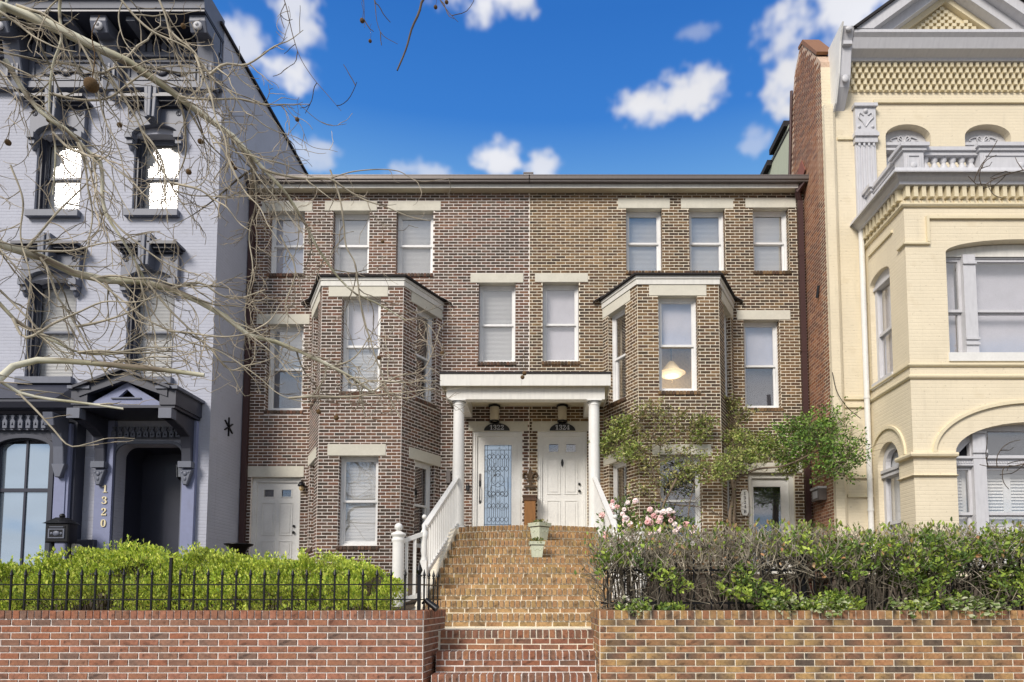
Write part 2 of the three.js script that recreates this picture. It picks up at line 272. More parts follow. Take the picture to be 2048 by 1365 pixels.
// a double-hung window standing in an opening; look = [upper, lower] of blind / shade / dark / room / darkBlind
function sashWindow(parent, frame, [u0, v0, u1, v1], { recess = .17, rail = .5, look = ['blind', 'blind'], m = M.vinyl, glass = M.glass, name = 'window' } = {}) {
  const w = u1 - u0, h = v1 - v0, o = sub(name, parent); setFrame(o, frame.clone().multiply(new THREE.Matrix4().makeTranslation(u0, v0, -recess)));
  const f = .052, y = f + (h - 2 * f) * rail;
  obj('frame', [ring(w, h, f, -.09, 0), ring(w, h, f * .55, 0, .022)], m, o);
  const iw = w - 2 * f, s = .04;
  const up = obj('upper_sash', place(ring(iw, h - f - y + .02, s, -.045, -.012, .045), panel(f, y - .02, 0)), m, o);
  const lo = obj('lower_sash', place([ring(iw, y - f + .025, s, -.085, -.047, .055, .045)], panel(f, f, 0)), m, o);
  obj('pane', bx(f + s, y + .02, -.032, f + iw - s, h - f - s, -.028), glass, o);
  obj('pane', bx(f + s, f + .055, -.069, f + iw - s, y - .02, -.065), glass, o);
  const cover = (k, a, b, z) => {
    if (k === 'blind' || k === 'darkBlind') { obj('blind', place(slats(iw, a, b, z), panel(f, 0, 0)), k === 'blind' ? M.blind : M.darkBlind, o); obj('blind_back', bx(f, a, z - .035, f + iw, b, z - .03), k === 'blind' ? M.blindBack : M.dark, o); }
    else if (k === 'shade') obj('shade', bx(f, a, z - .012, f + iw, b, z - .006), M.shade, o);
    else if (k === 'white') obj('shade', bx(f, a, z - .012, f + iw, b, z - .006), M.white, o);
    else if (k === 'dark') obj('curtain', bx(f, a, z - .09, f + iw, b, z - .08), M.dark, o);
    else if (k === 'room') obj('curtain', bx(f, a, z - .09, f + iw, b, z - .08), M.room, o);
  };
  cover(look[0], y, h - f, -.12); cover(look[1], f, y, -.12);
  return o;
}
function panelledDoor(parent, frame, [u0, v0, u1, v1], { recess = .12, glassRows = true, panels = 2, name = 'door', knob = 1, casing = .1 } = {}) {
  const w = u1 - u0, h = v1 - v0, o = sub(name, parent); setFrame(o, frame.clone().multiply(new THREE.Matrix4().makeTranslation(u0, v0, -recess)));
  const c = casing, lw = w - 2 * c, lh = h - c - .02;
  obj('casing', [ext(poly([[0, 0], [c, 0], [c, h - c], [w - c, h - c], [w - c, 0], [w, 0], [w, h], [0, h]]), -.1, .03), ext(poly([[c * .35, 0], [c * .62, 0], [c * .62, h - c * .62], [w - c * .62, h - c * .62], [w - c * .62, 0], [w - c * .35, 0], [w - c * .35, h - c * .35], [c * .35, h - c * .35]]), .03, .045)], M.white, o);
  const holes = [], lites = [], fields = [], m = lw * .12, mid = lw * .1, pw = (lw - 2 * m - mid) / 2, topH = lh * .085;
  const yTop = lh - lh * .075;
  for (const i of [0, 1]) { const x = m + i * (pw + mid); if (glassRows) { const a = x + pw * .12, b = x + pw * .88; holes.push(rect(a, yTop - topH, b, yTop).reverse()); lites.push([a, yTop - topH, b, yTop]); } for (const [p, q] of [[.42, .78], [.08, .36]]) fields.push([x, lh * p, x + pw, lh * q]); }
  const leaf = obj('leaf', place([ext(poly(rect(0, 0, lw, lh), holes), -.05, -.006)], panel(c, .02, 0)), M.white, o);
  for (const [a, b, d, e] of fields) obj('panel', place([ext(poly(rect(a, b, d, e), [rect(a + .016, b + .016, d - .016, e - .016).reverse()]), -.006, .008), bx(a + .055, b + .055, -.006, d - .055, e - .055, .006)], panel(c, .02, 0)), M.white, o);
  for (const [a, b, d, e] of lites) { obj('pane', place(bx(a, b, -.03, d, e, -.026), panel(c, .02, 0)), M.glass, o); obj('pane_trim', place(ext(poly(rect(a - .012, b - .012, d + .012, e + .012), [rect(a + .008, b + .008, d - .008, e - .008).reverse()]), -.006, .006), panel(c, .02, 0)), M.white, o); obj('pane_back', place(bx(a, b, -.09, d, e, -.08), panel(c, .02, 0)), M.dark, o); }
  obj('sill', bx(0, -.02, -.1, w, .02, .06), M.greyTrim, o);
  const kx = knob > 0 ? c + lw - .07 : c + .07;
  for (const ky of [lh * .46, lh * .53]) obj(ky < lh * .5 ? 'knob' : 'deadbolt', [place(new THREE.CylinderGeometry(.028, .028, .03, 14).rotateX(Math.PI / 2), panel(kx, ky, .008)), sph(kx, ky, .035, ky < lh * .5 ? .03 : .018)], M.black, o);
  return { o, lw, lh, c };
}
function numberPlaque(parent, x, y, z, w, text) { return [x, y, z, w, text]; }
const font = await new FontLoader().loadAsync('fonts/droid/droid_serif_bold.typeface.json');
const fontSans = await new FontLoader().loadAsync('fonts/droid/droid_sans_bold.typeface.json');
function words(text, size, depth, f = font) { const g = new TextGeometry(text, { font: f, size, depth, curveSegments: 4 }); g.computeBoundingBox(); const b = g.boundingBox; g.translate(-(b.min.x + b.max.x) / 2, -(b.min.y + b.max.y) / 2, 0); return g; }

// ---------------------------------------------------------------- the pair of brick row houses
const FLOOR = 2.98, EAVE = 10.81, GROUND = 1.9;
const SEAM = -0.403, WEST = -6.70, EAST = 5.815;
const BAY = { d: 1.2, front: .84, back: 1.455 };
function brickHouse(cfg) {
  const H = thing(cfg.name, cfg.label, 'row house', 'pair of brick row houses', [0, 0, 0]);
  const { x0, x1, pal, bayX } = cfg, bricks = [], y0 = GROUND, fw = x1 - x0, fh = EAVE - y0, F = panel(x0, y0, 0);
  const openings = [], lintels = [], skip = [];
  const U = ([a, b, c, d]) => [a - x0, b - y0, c - x0, d - y0];
  const bayTop = cfg.bayTop;
  skip.push(U([bayX - BAY.back, 0, bayX + BAY.back, bayTop + .06]));
  for (const w of cfg.windows) { openings.push(U(w.o)); }
  for (const d of cfg.doors) openings.push(U(d.o));
  for (const l of cfg.lintels) { lintels.push(U(l)); }
  const wall = obj('wall', place(ext(poly(rect(0, 0, fw, fh), openings.map(([a, b, c, d]) => rect(a, Math.max(b, .001), c, d + .005).reverse())), -.24, 0), F), cfg.mortar, H);
  const sills = cfg.windows.map((w) => { const [a, b, c] = U(w.o); return [a - .02, b - .088, c + .02, b]; });
  courses(bricks, F, fw, fh, { pal, holes: [...openings, ...lintels, ...skip, ...sills], seed: cfg.seed, shift: cfg.shift });
  const jambs = (frame, [a, b, c, d], depth) => {
    const f1 = frame.clone().multiply(panel(a, b, 0, Math.PI / 2)), f2 = frame.clone().multiply(panel(c, b, -depth, -Math.PI / 2));
    courses(bricks, f1, depth, d - b, { pal, seed: 5, bond: .5, L: .2127, shift: .05, prio: -.5, proud: .004 }); courses(bricks, f2, depth, d - b, { pal, seed: 6, shift: .05, prio: -.5, proud: .004 });
  };
  const sill = (frame, [a, b, c]) => { const r = rng(Math.round(a * 999)); for (let u = a - .02; u < c + .01; u += .0725) bricks.push({ frame, u, v: b - .086, L: .063, H: .082, T: .03, ci: Math.floor(r() * 12), variant: 0, pal, prio: -1 }); };
  const lintelOf = (frame, [a, b, c, d]) => obj('lintel', place(ext(poly(rect(a, b, c, d)), -.2, .014, .005), frame), M.lintel, H);
  lintels.forEach((l) => lintelOf(F, l));
  cfg.windows.forEach((w) => { const o = U(w.o); sashWindow(H, F, o, w); jambs(F, o, .17); sill(F, o); });
  // the canted bay
  const bh = bayTop - y0, fx0 = bayX - BAY.front, fx1 = bayX + BAY.front, len = Math.hypot(BAY.back - BAY.front, BAY.d), ang = Math.atan2(BAY.d, BAY.back - BAY.front);
  const faces = [[panel(bayX - BAY.back, y0, 0, -ang), len, 'side'], [panel(fx0, y0, BAY.d), BAY.front * 2, 'front'], [panel(fx1, y0, BAY.d, ang), len, 'side2']];
  for (const [frame, w, kind] of faces) {
    const op = [], li = [];
    for (const b of cfg.bay) {
      const cx = kind === 'front' ? [b.o[0] - fx0, b.o[2] - fx0] : kind === 'side' ? [len - 1.13, len - .45] : [.45, 1.13];
      const lx = kind === 'front' ? [b.l[0] - fx0, b.l[2] - fx0] : kind === 'side' ? [.005, len - .25] : [.25, len - .005];
      op.push([cx[0], b.o[1] - y0, cx[1], b.o[3] - y0, b]); li.push([lx[0], b.l[1] - y0, lx[1], b.l[3] - y0]);
    }
    obj('bay_wall', place(ext(poly(rect(0, 0, w, bh), op.map(([a, b, c, d]) => rect(a, b, c, d + .005).reverse())), -.16, 0), frame), cfg.mortar, H);
    courses(bricks, frame, w, bh, { pal, holes: [...op, ...li, ...op.map(([a, b, c]) => [a - .02, b - .088, c + .02, b])], seed: cfg.seed + 11 + w, prio: kind === 'front' ? 2 : 1, proud: kind === 'front' ? .005 : .002 });
    li.forEach((l) => lintelOf(frame, l));
    op.forEach((o) => { const b = o[4]; sashWindow(H, frame, o, { ...b, recess: kind === 'front' ? .15 : .13, look: kind === 'front' ? b.look : b.sideLook || b.look }); jambs(frame, o, kind === 'front' ? .15 : .13); sill(frame, o); });
  }
  buildBricks(bricks, wall, 300);
  const path = [[bayX - BAY.back, 0], [fx0, BAY.d], [fx1, BAY.d], [bayX + BAY.back, 0]], t = bayTop;
  obj('bay_cornice', [sweep(path, [[-.1, t - .01], [.03, t - .01], [.03, t + .10], [.05, t + .105], [.05, t + .165], [-.1, t + .165]])], M.whiteOld, H);
  obj('bay_roof_edge', [sweep(path, [[-.1, t + .167], [.10, t + .167], [.105, t + .2], [-.1, t + .215]])], M.blackRoof, H);
  const rp = (x, z, y) => [x, y, z], R = [rp(bayX - BAY.back - .08, 0, t + .19), rp(fx0 - .06, BAY.d + .06, t + .2), rp(fx1 + .06, BAY.d + .06, t + .2), rp(bayX + BAY.back + .08, 0, t + .19), rp(bayX - BAY.front + .2, .02, t + .27), rp(bayX + BAY.front - .2, .02, t + .27)];
  const rg = new THREE.BufferGeometry(); rg.setAttribute('position', new THREE.BufferAttribute(new Float32Array([[0, 1, 4], [1, 2, 5], [1, 5, 4], [2, 3, 5]].flat().flatMap((i) => R[i])), 3)); rg.computeVertexNormals();
  obj('bay_roof', rg, M.shingle, H);
  for (const [s, e] of [[-1, bayX - BAY.back], [1, bayX + BAY.back]]) obj('roof_flashing', [bar([e + s * .01, t + .25, .05], [e + s * .22, t + .12, .06], .16, .012)], M.gutterGrey, H);
  // eaves: soffit, fascia, gutter, roof
  const ex0 = cfg.first ? x0 + .16 : x0, ex1 = cfg.first ? x1 : x1 - .18;
  obj('soffit', bx(ex0, EAVE, -.02, ex1, EAVE + .03, .2), M.soffit, H);
  obj('fascia', [bx(ex0, EAVE - .005, .2, ex1, EAVE + .115, .22)], M.whiteOld, H);
  obj('gutter', [place(ext(poly([[0, 0], [.1, 0], [.1, .02], [.13, .05], [.13, .125], [.12, .125], [.12, .055], [.095, .025], [.005, .025], [.005, .14], [0, .14]].map(([z, y]) => [-z, y])), 0, fw + .02).rotateY(Math.PI / 2), new THREE.Matrix4().makeTranslation(x0 - .01, EAVE + .085, .222))], M.gutterGrey, H);
  obj('gutter_lip', [bx(x0 - .012, EAVE + .128, .341, x1 + .012, EAVE + .215, .35), bx(x0 - .012, EAVE + .2, .335, x1 + .012, EAVE + .222, .356)], M.gutterGrey, H);
  obj('roof', bx(x0, EAVE + .16, -6.5, x1, EAVE + .22, -.02), M.blackRoof, H);
  obj('eave_flashing', [bx(x0, EAVE + .2202, -.02, x1, EAVE + .232, .21)], M.blackRoof, H);
  obj('rear_wall', [bx(x0 + .01, y0, -6.5, x1 - .01, EAVE + .1, -6.3), bx(x0 + .01, y0 - .02, -6.29, x1 - .01, y0, -.25)], M.mortar, H);
  return { H, F, U };
}
const win = (x, y, z, ...r) => r;
const left = brickHouse({
  name: 'brick_row_house', label: 'reddish brown brick row house behind the bare branches, beside the blue house', x0: WEST, x1: SEAM, pal: 'left', mortar: M.mortar, bayX: -3.81, bayTop: 8.089, seed: 3, shift: 0, first: true,
  windows: [
    { o: [-6.285, 8.938, -5.485, 10.386], look: ['shade', 'shade'] }, { o: [-4.844, 8.938, -4.021, 10.398] }, { o: [-3.413, 8.938, -2.579, 10.398], look: ['blind', 'blind'] },
    { o: [-1.541, 6.906, -0.715, 8.718], look: ['blind', 'blind'] }, { o: [-6.256, 5.809, -5.445, 7.762], look: ['blind', 'room'] }],
  doors: [{ o: [-6.514, 2.17, -5.418, 4.311] }, { o: [-1.658, FLOOR, -0.554, 5.337] }],
  lintels: [[-6.46, 10.386, -5.319, 10.603], [-5.038, 10.398, -3.856, 10.621], [-3.607, 10.398, -2.413, 10.621], [-1.728, 8.718, -0.539, 8.933], [-6.501, 7.762, -5.317, 7.992], [-6.681, 4.311, -5.356, 4.556], [-1.745, 5.337, -0.437, 5.555]],
  bay: [{ o: [-4.233, 5.87, -3.433, 7.855], l: [-4.514, 7.855, -3.288, 8.078], look: ['shade', 'blind'], sideLook: ['darkBlind', 'darkBlind'] }, { o: [-4.222, 2.71, -3.421, 4.538], l: [-4.461, 4.538, -3.277, 4.774], look: ['blind', 'blind'], sideLook: ['darkBlind', 'darkBlind'] }],
});
const right = brickHouse({
  name: 'brick_row_house', label: 'olive brown brick row house with the vine over its basement entrance', x0: SEAM, x1: EAST, pal: 'right', mortar: M.mortarTan, bayX: 2.69, bayTop: 8.121, seed: 8, shift: .06,
  windows: [
    { o: [1.775, 8.996, 2.586, 10.456] }, { o: [3.2, 8.996, 4.011, 10.456] }, { o: [4.642, 8.996, 5.45, 10.468] },
    { o: [-0.112, 6.917, 0.703, 8.73], look: ['shade', 'shade'] }, { o: [4.38, 5.865, 5.18, 7.866], look: ['shade', 'room'] }],
  doors: [{ o: [-0.22, FLOOR, 0.873, 5.337] }, { o: [4.404, 2.17, 5.431, 4.411] }],
  lintels: [[1.595, 10.456, 2.771, 10.674], [3.02, 10.456, 4.204, 10.674], [4.48, 10.468, 5.622, 10.692], [-0.281, 8.73, 0.909, 8.938], [4.235, 7.866, 5.431, 8.084], [-0.342, 5.337, 0.905, 5.555], [4.276, 4.411, 5.606, 4.634]],
  bay: [{ o: [2.28, 5.881, 3.085, 7.877], l: [2.093, 7.877, 3.278, 8.105], look: ['shade', 'none'], sideLook: ['dark', 'dark'] }, { o: [2.278, 2.71, 3.114, 4.559], l: [2.125, 4.559, 3.32, 4.769], look: ['dark', 'dark'], sideLook: ['dark', 'dark'] }],
});
// the doors
{
  const bd = left.U([-6.514, 2.17, -5.418, 4.311]); panelledDoor(left.H, left.F, bd, { knob: 1 });
  const fd = right.U([-0.22, FLOOR, 0.873, 5.337]); const d = panelledDoor(right.H, right.F, fd, { knob: 1, recess: .06 });
  obj('knocker', [place(ext(poly([[0, -.1], [.022, -.06], [.03, 0], [.02, .05], [0, .085], [-.02, .05], [-.03, 0], [-.022, -.06]]), 0, .02, .005), panel(d.c + d.lw / 2, d.lh * .745, -.006))], M.black, d.o);
  // the leaded glass door
  const u = left.U([-1.658, FLOOR, -0.554, 5.337]), w = u[2] - u[0], h = u[3] - u[1], o = sub('glass_door', left.H); setFrame(o, left.F.clone().multiply(new THREE.Matrix4().makeTranslation(u[0], u[1], -.06)));
  const c = .1, lw = w - 2 * c, lh = h - c - .02;
  obj('casing', [ext(poly([[0, 0], [c, 0], [c, h - c], [w - c, h - c], [w - c, 0], [w, 0], [w, h], [0, h]]), -.1, .03), ext(poly([[.035, 0], [.062, 0], [.062, h - .062], [w - .062, h - .062], [w - .062, 0], [w - .035, 0], [w - .035, h - .035], [.035, h - .035]]), .03, .045)], M.white, o);
  const gx0 = .16, gx1 = lw - .14, gy0 = .16, gy1 = lh - .19;
  obj('leaf', place(ext(poly(rect(0, 0, lw, lh), [rect(gx0, gy0, gx1, gy1).reverse()]), -.05, -.006), panel(c, .02, 0)), M.white, o);
  obj('pane', place(bx(gx0, gy0, -.03, gx1, gy1, -.026), panel(c, .02, 0)), M.mirrorGlass, o);
  obj('pane_back', place(bx(gx0, gy0, -.3, gx1, gy1, -.29), panel(c, .02, 0)), M.shade, o);
  const L = [], gw = gx1 - gx0, gh = gy1 - gy0, ln = (a, b, q, e) => L.push(rod([gx0 + a * gw, gy0 + b * gh, -.022], [gx0 + q * gw, gy0 + e * gh, -.022], .0042, .0042, 5));
  for (const x of [.02, .11, .89, .98]) ln(x, 0, x, 1); for (const y of [.01, .06, .94, .99]) ln(0, y, 1, y);
  for (let i = 0; i < 5; i++) { const x = .11 + i * .156, xm = x + .078, x2 = x + .156; for (const y of [.86, .72, .42, .28, .12]) { ln(x, y, xm, y + .035); ln(xm, y + .035, x2, y); ln(x, y, xm, y - .035); ln(xm, y - .035, x2, y); } ln(x, .06, x, .94); ln(xm, .755, xm, .825); ln(xm, .155, xm, .245); }
  const cur = (pts) => L.push(tube(pts.map(([a, b]) => [gx0 + a * gw, gy0 + b * gh, -.022]), .0042, 5, 20));
  for (const s of [-1, 1]) { cur([[.5, .66], [.5 + s * .16, .63], [.5 + s * .22, .57], [.5 + s * .1, .53], [.5, .56]]); cur([[.5, .5], [.5 + s * .2, .52], [.5 + s * .27, .46], [.5 + s * .12, .44], [.5, .47]]); cur([[.5, .7], [.5 + s * .09, .665], [.5, .62]]); cur([[.5, .44], [.5 + s * .3, .39], [.5 + s * .36, .5], [.5 + s * .34, .62]]); }
  obj('leading', place(L, panel(c, .02, 0)), M.black, o);
  obj('handle', place([bx(.045, lh * .50, -.006, .095, lh * .56, .006), bx(.05, lh * .33, -.006, .09, lh * .36, .006), tube([[.07, lh * .505, .01], [.07, lh * .49, .05], [.07, lh * .42, .055], [.07, lh * .36, .045], [.07, lh * .345, .005]], .011, 8, 20)], panel(c, .02, 0)), M.black, o);
  obj('lock_plate', place(bx(.05, lh * .555, -.006, .092, lh * .625, .008), panel(c, .02, 0)), M.gutterGrey, o);
  obj('sill', bx(0, -.02, -.1, w, .02, .06), M.greyTrim, o);
  // the storm door of the basement flat
  const s = right.U([4.404, 2.17, 5.431, 4.411]), sw = s[2] - s[0], sh = s[3] - s[1], q = sub('storm_door', right.H); setFrame(q, right.F.clone().multiply(new THREE.Matrix4().makeTranslation(s[0], s[1], -.1)));
  obj('casing', ext(poly([[0, 0], [.1, 0], [.1, sh - .11], [sw - .1, sh - .11], [sw - .1, 0], [sw, 0], [sw, sh], [0, sh]]), -.12, .03), M.whiteOld, q);
  obj('leaf', ext(poly(rect(.1, .02, sw - .1, sh - .11), [rect(.15, .3, sw - .27, sh - .29).reverse()]), -.06, -.02), M.white, q);
  obj('pane', bx(.15, .3, -.042, sw - .27, sh - .29, -.038), M.glass, q); obj('inner_door', bx(.1, .02, -.2, sw - .1, sh - .11, -.17), M.dark, q);
}


// ---------------------------------------------------------------- porch
{
  const P = thing('front_porch', 'white flat-roofed porch on two round columns over the paired front doors', 'porch');
  const top = 6.118, bot = 5.875, b0 = 5.639;
  obj('roof', bx(-2.15, top, -.0, 1.275, top + .035, 1.58), M.blackRoof, P);
  obj('fascia', [bx(-2.137, bot, 1.53, -.52, top - .003, 1.56), bx(-.517, bot + .002, 1.53, 1.26, top - .003, 1.56)], M.whiteOld, P);
  obj('side_fascia', bx(-2.137, bot + .002, .012, -2.11, top - .003, 1.528), M.whiteOld, P); obj('side_fascia', bx(1.233, bot + .002, .012, 1.26, top - .003, 1.528), M.whiteOld, P);
  obj('ceiling', bx(-2.108, bot + .02, .012, 1.231, bot + .04, 1.527), M.soffit, P);
  obj('beam', bx(-2.03, b0, 1.2, 1.15, bot + .018, 1.42), M.whiteOld, P);
  obj('side_beam', bx(-1.92, b0 + .002, .012, -1.66, bot + .018, 1.198), M.white, P); obj('side_beam', bx(.79, b0 + .002, .012, 1.05, bot + .018, 1.198), M.white, P);
  for (const x of [-1.79, .94]) {
    const c = obj('column', lathe([[.125, 0], [.125, .03], [.12, .06], [.118, .5], [.117, 1.2], [.108, b0 - FLOOR - .2], [.105, b0 - FLOOR - .11], [.12, b0 - FLOOR - .10], [.12, b0 - FLOOR - .085], [.107, b0 - FLOOR - .08], [.11, b0 - FLOOR - .055], [.14, b0 - FLOOR - .03], [0, b0 - FLOOR - .03]], x, FLOOR, 1.31, 28), M.white, P);
    obj('capital', bx(x - .15, b0 - .028, 1.16, x + .15, b0 - .002, 1.46), M.white, c);
    obj('base', [bx(x - .165, FLOOR, 1.145, x + .165, FLOOR + .05, 1.475), lathe([[.16, 0], [.168, .02], [.16, .045], [.13, .06]], x, FLOOR + .05, 1.31, 28)], M.white, c);
  }
}
const lamps = [[-1.163, 'left', 'over the leaded glass door'], [0.324, 'right', 'over the panelled door']];
for (const [x, , where] of lamps) {
  const L = thing('porch_lantern', 'black capped glass cylinder lantern ' + where, 'lantern', 'porch lanterns', [x, 5.508, .13]);
  obj('cap', [lathe([[0, .40], [.05, .40], [.07, .375], [.13, .36], [.13, .335], [.1, .33], [0, .33]]), bx(-.03, .36, -.12, .03, .4, 0)], M.iron, L);
  obj('glass', lathe([[.098, .035], [.1, .33]]), new THREE.MeshPhysicalMaterial({ color: 0xefe6d0, transmission: .4, roughness: .6, thickness: 0, side: THREE.DoubleSide }), L);
  obj('bulb', sph(0, .19, 0, .035, 1, 1.5, 1), M.white, L); obj('ring', lathe([[.088, 0], [.112, 0], [.112, .03], [.088, .035], [.088, 0]]), M.iron, L);
}
for (const [x, text, side] of [[-1.118, '1322', 'left'], [0.331, '1324', 'right']]) {
  const L = thing('number_plaque', 'black half round plaque reading ' + text + (side === 'left' ? ' over the leaded glass door' : ' over the panelled front door'), 'plaque', 'house number plaques', [x, 5.343, .017]);
  obj('plate', ext(poly([...arc(0, 0, .285, .17, 0, Math.PI, 24)]), 0, .018, .004), M.black, L);
  obj('digits', words(text, .105, .006).translate(0, .072, .0185), M.greyTrim, L);
}
{ // wooden pedestal and iron lily between the doors
  const x = -0.38, P = thing('wooden_pedestal', 'oak post box with dark moulded top standing between the two front doors', 'pedestal', null, [x, FLOOR, .15]);
  obj('post', bx(-.12, 0, -.11, .12, .78, .11), M.oak, P); obj('moulding', [bx(-.15, .78, -.13, .15, .82, .13), bx(-.135, .82, -.12, .135, .86, .12)], M.oakDark, P); obj('top', bx(-.16, .86, -.135, .16, .9, .135), M.oakDark, P);
  const f = thing('lily_ornament', 'bronze lily ornament on the brick wall above the wooden pedestal', 'ornament', null, [x, 4.164, .012]);
  obj('petal', ext(poly([[0, .02], [.035, .1], [.05, .2], [.03, .3], [0, .36], [-.03, .3], [-.05, .2], [-.035, .1]]), 0, .03, .006), M.bronze, f);
  for (const s of [-1, 1]) obj('petal', tube([[s * .02, .06, .015], [s * .06, .2, .02], [s * .12, .24, .02], [s * .155, .18, .018], [s * .125, .13, .015]], .022, 8, 20), M.bronze, f);
  obj('band', bx(-.09, .06, 0, .09, .095, .045), M.bronze, f); obj('bracket', [bx(-.12, -.09, 0, .12, -.04, .06), bx(-.03, -.04, 0, .03, .06, .03)], M.bronze, f);
}
{ const B = thing('doorbell_panel', 'small grey box on the wall left of the left porch column', 'wall box', null, [-2.171, 4.164, .01]); obj('box', ext(poly(rect(-.05, 0, .05, .28)), 0, .06, .01), M.gutterGrey, B);
  const K = thing('key_box', 'small black lock box hanging left of the leaded glass door', 'lock box', null, [-1.753, 4.009, .012]); obj('body', ext(poly(rect(-.035, 0, .035, .1)), 0, .05, .01), M.black, K); obj('shackle', tube([[-.022, .1, .025], [-.022, .15, .025], [.022, .15, .025], [.022, .1, .025]], .008, 8, 20), M.iron, K); }
{ const L = thing('wall_lamp', 'small black dome wall lamp beside the white basement door', 'wall lamp', null, [-5.368, 3.965, .012]);
  obj('hood', lathe([[0, .23], [.05, .22], [.075, .16], [.08, .13], [.06, .13]], 0, 0, .09), M.iron, L); obj('arm', bx(-.02, .15, 0, .02, .19, .06), M.iron, L); obj('globe', sph(0, .085, .09, .052, 1, 1.15, 1), new THREE.MeshPhysicalMaterial({ color: 0xfff0cc, transmission: .8, roughness: .3, thickness: 0 }), L); }
{ const S = thing('flat_number_sign', 'white elongated oval sign with vertical number 1324 B by the basement entrance', 'sign', null, [4.317, 3.743, .02]);
  obj('board', ext(poly([[-.085, -.2], [-.05, -.285], [.05, -.285], [.085, -.2], [.085, .2], [.05, .285], [-.05, .285], [-.085, .2]]), 0, .02, .005), M.white, S);
  ['1', '3', '2', '4', 'B'].forEach((c, i) => obj('character', words(c, .068, .005).translate(0, .2 - i * .096 - (i === 4 ? .015 : 0), .02), M.black, S)); }
{ const x = 5.79, B = thing('letter_box', 'grey metal letter box on the dark brick side wall by the basement entrance', 'letter box', null, [x, 3.695, .62]);
  obj('body', bx(-.16, 0, -.2, 0, .27, .2), M.gutterGrey, B); obj('lid', bx(-.185, .24, -.21, .005, .285, .21), M.greyTrim, B); obj('flap', bx(-.17, .05, -.12, -.161, .2, .12), M.greyTrim, B); }

// downspouts
{
  const D = thing('downspout', 'brown downspout in the corner between the blue house and the brick houses', 'downspout', 'brown downspouts', [0, 0, 0]);
  obj('pipe', bx(-6.7, 2.15, .015, -6.585, EAVE - .25, .11), M.brown, D); obj('elbow', [bar([-6.64, EAVE - .25, .06], [-6.64, EAVE - .02, .2], .1, .08), bar([-6.64, EAVE - .03, .2], [-6.64, EAVE + .1, .26], .1, .08)], M.brown, D);
  for (const y of [4, 7, 9.6]) obj('strap', bx(-6.71, y, .012, -6.575, y + .035, .114), M.brown, D);
  const E_ = thing('downspout', 'brown downspout against the tall red brick side wall', 'downspout', 'brown downspouts', [0, 0, 0]);
  obj('pipe', bx(5.63, 2.1, .015, 5.745, EAVE - .22, .11), M.brown, E_); obj('elbow', [bar([5.69, EAVE - .22, .06], [5.6, EAVE - .05, .16], .1, .08), bar([5.6, EAVE - .06, .15], [5.72, EAVE + .1, .26], .1, .09)], M.brown, E_);
  for (const y of [4.2, 7.1, 9.3]) obj('strap', bx(5.62, y, .012, 5.755, y + .035, .114), M.brown, E_);
}
{ const C = thing('roof_vent', 'pale square vent standing on the roof above the seam of the brick houses', 'vent', null, [-0.495, EAVE + .22, -2.2]); obj('shaft', bx(-.12, 0, -.12, .12, 1.58, .12), M.greyTrim, C); obj('cap', bx(-.13, 1.58, -.13, .13, 1.62, .13), M.gutterGrey, C); }

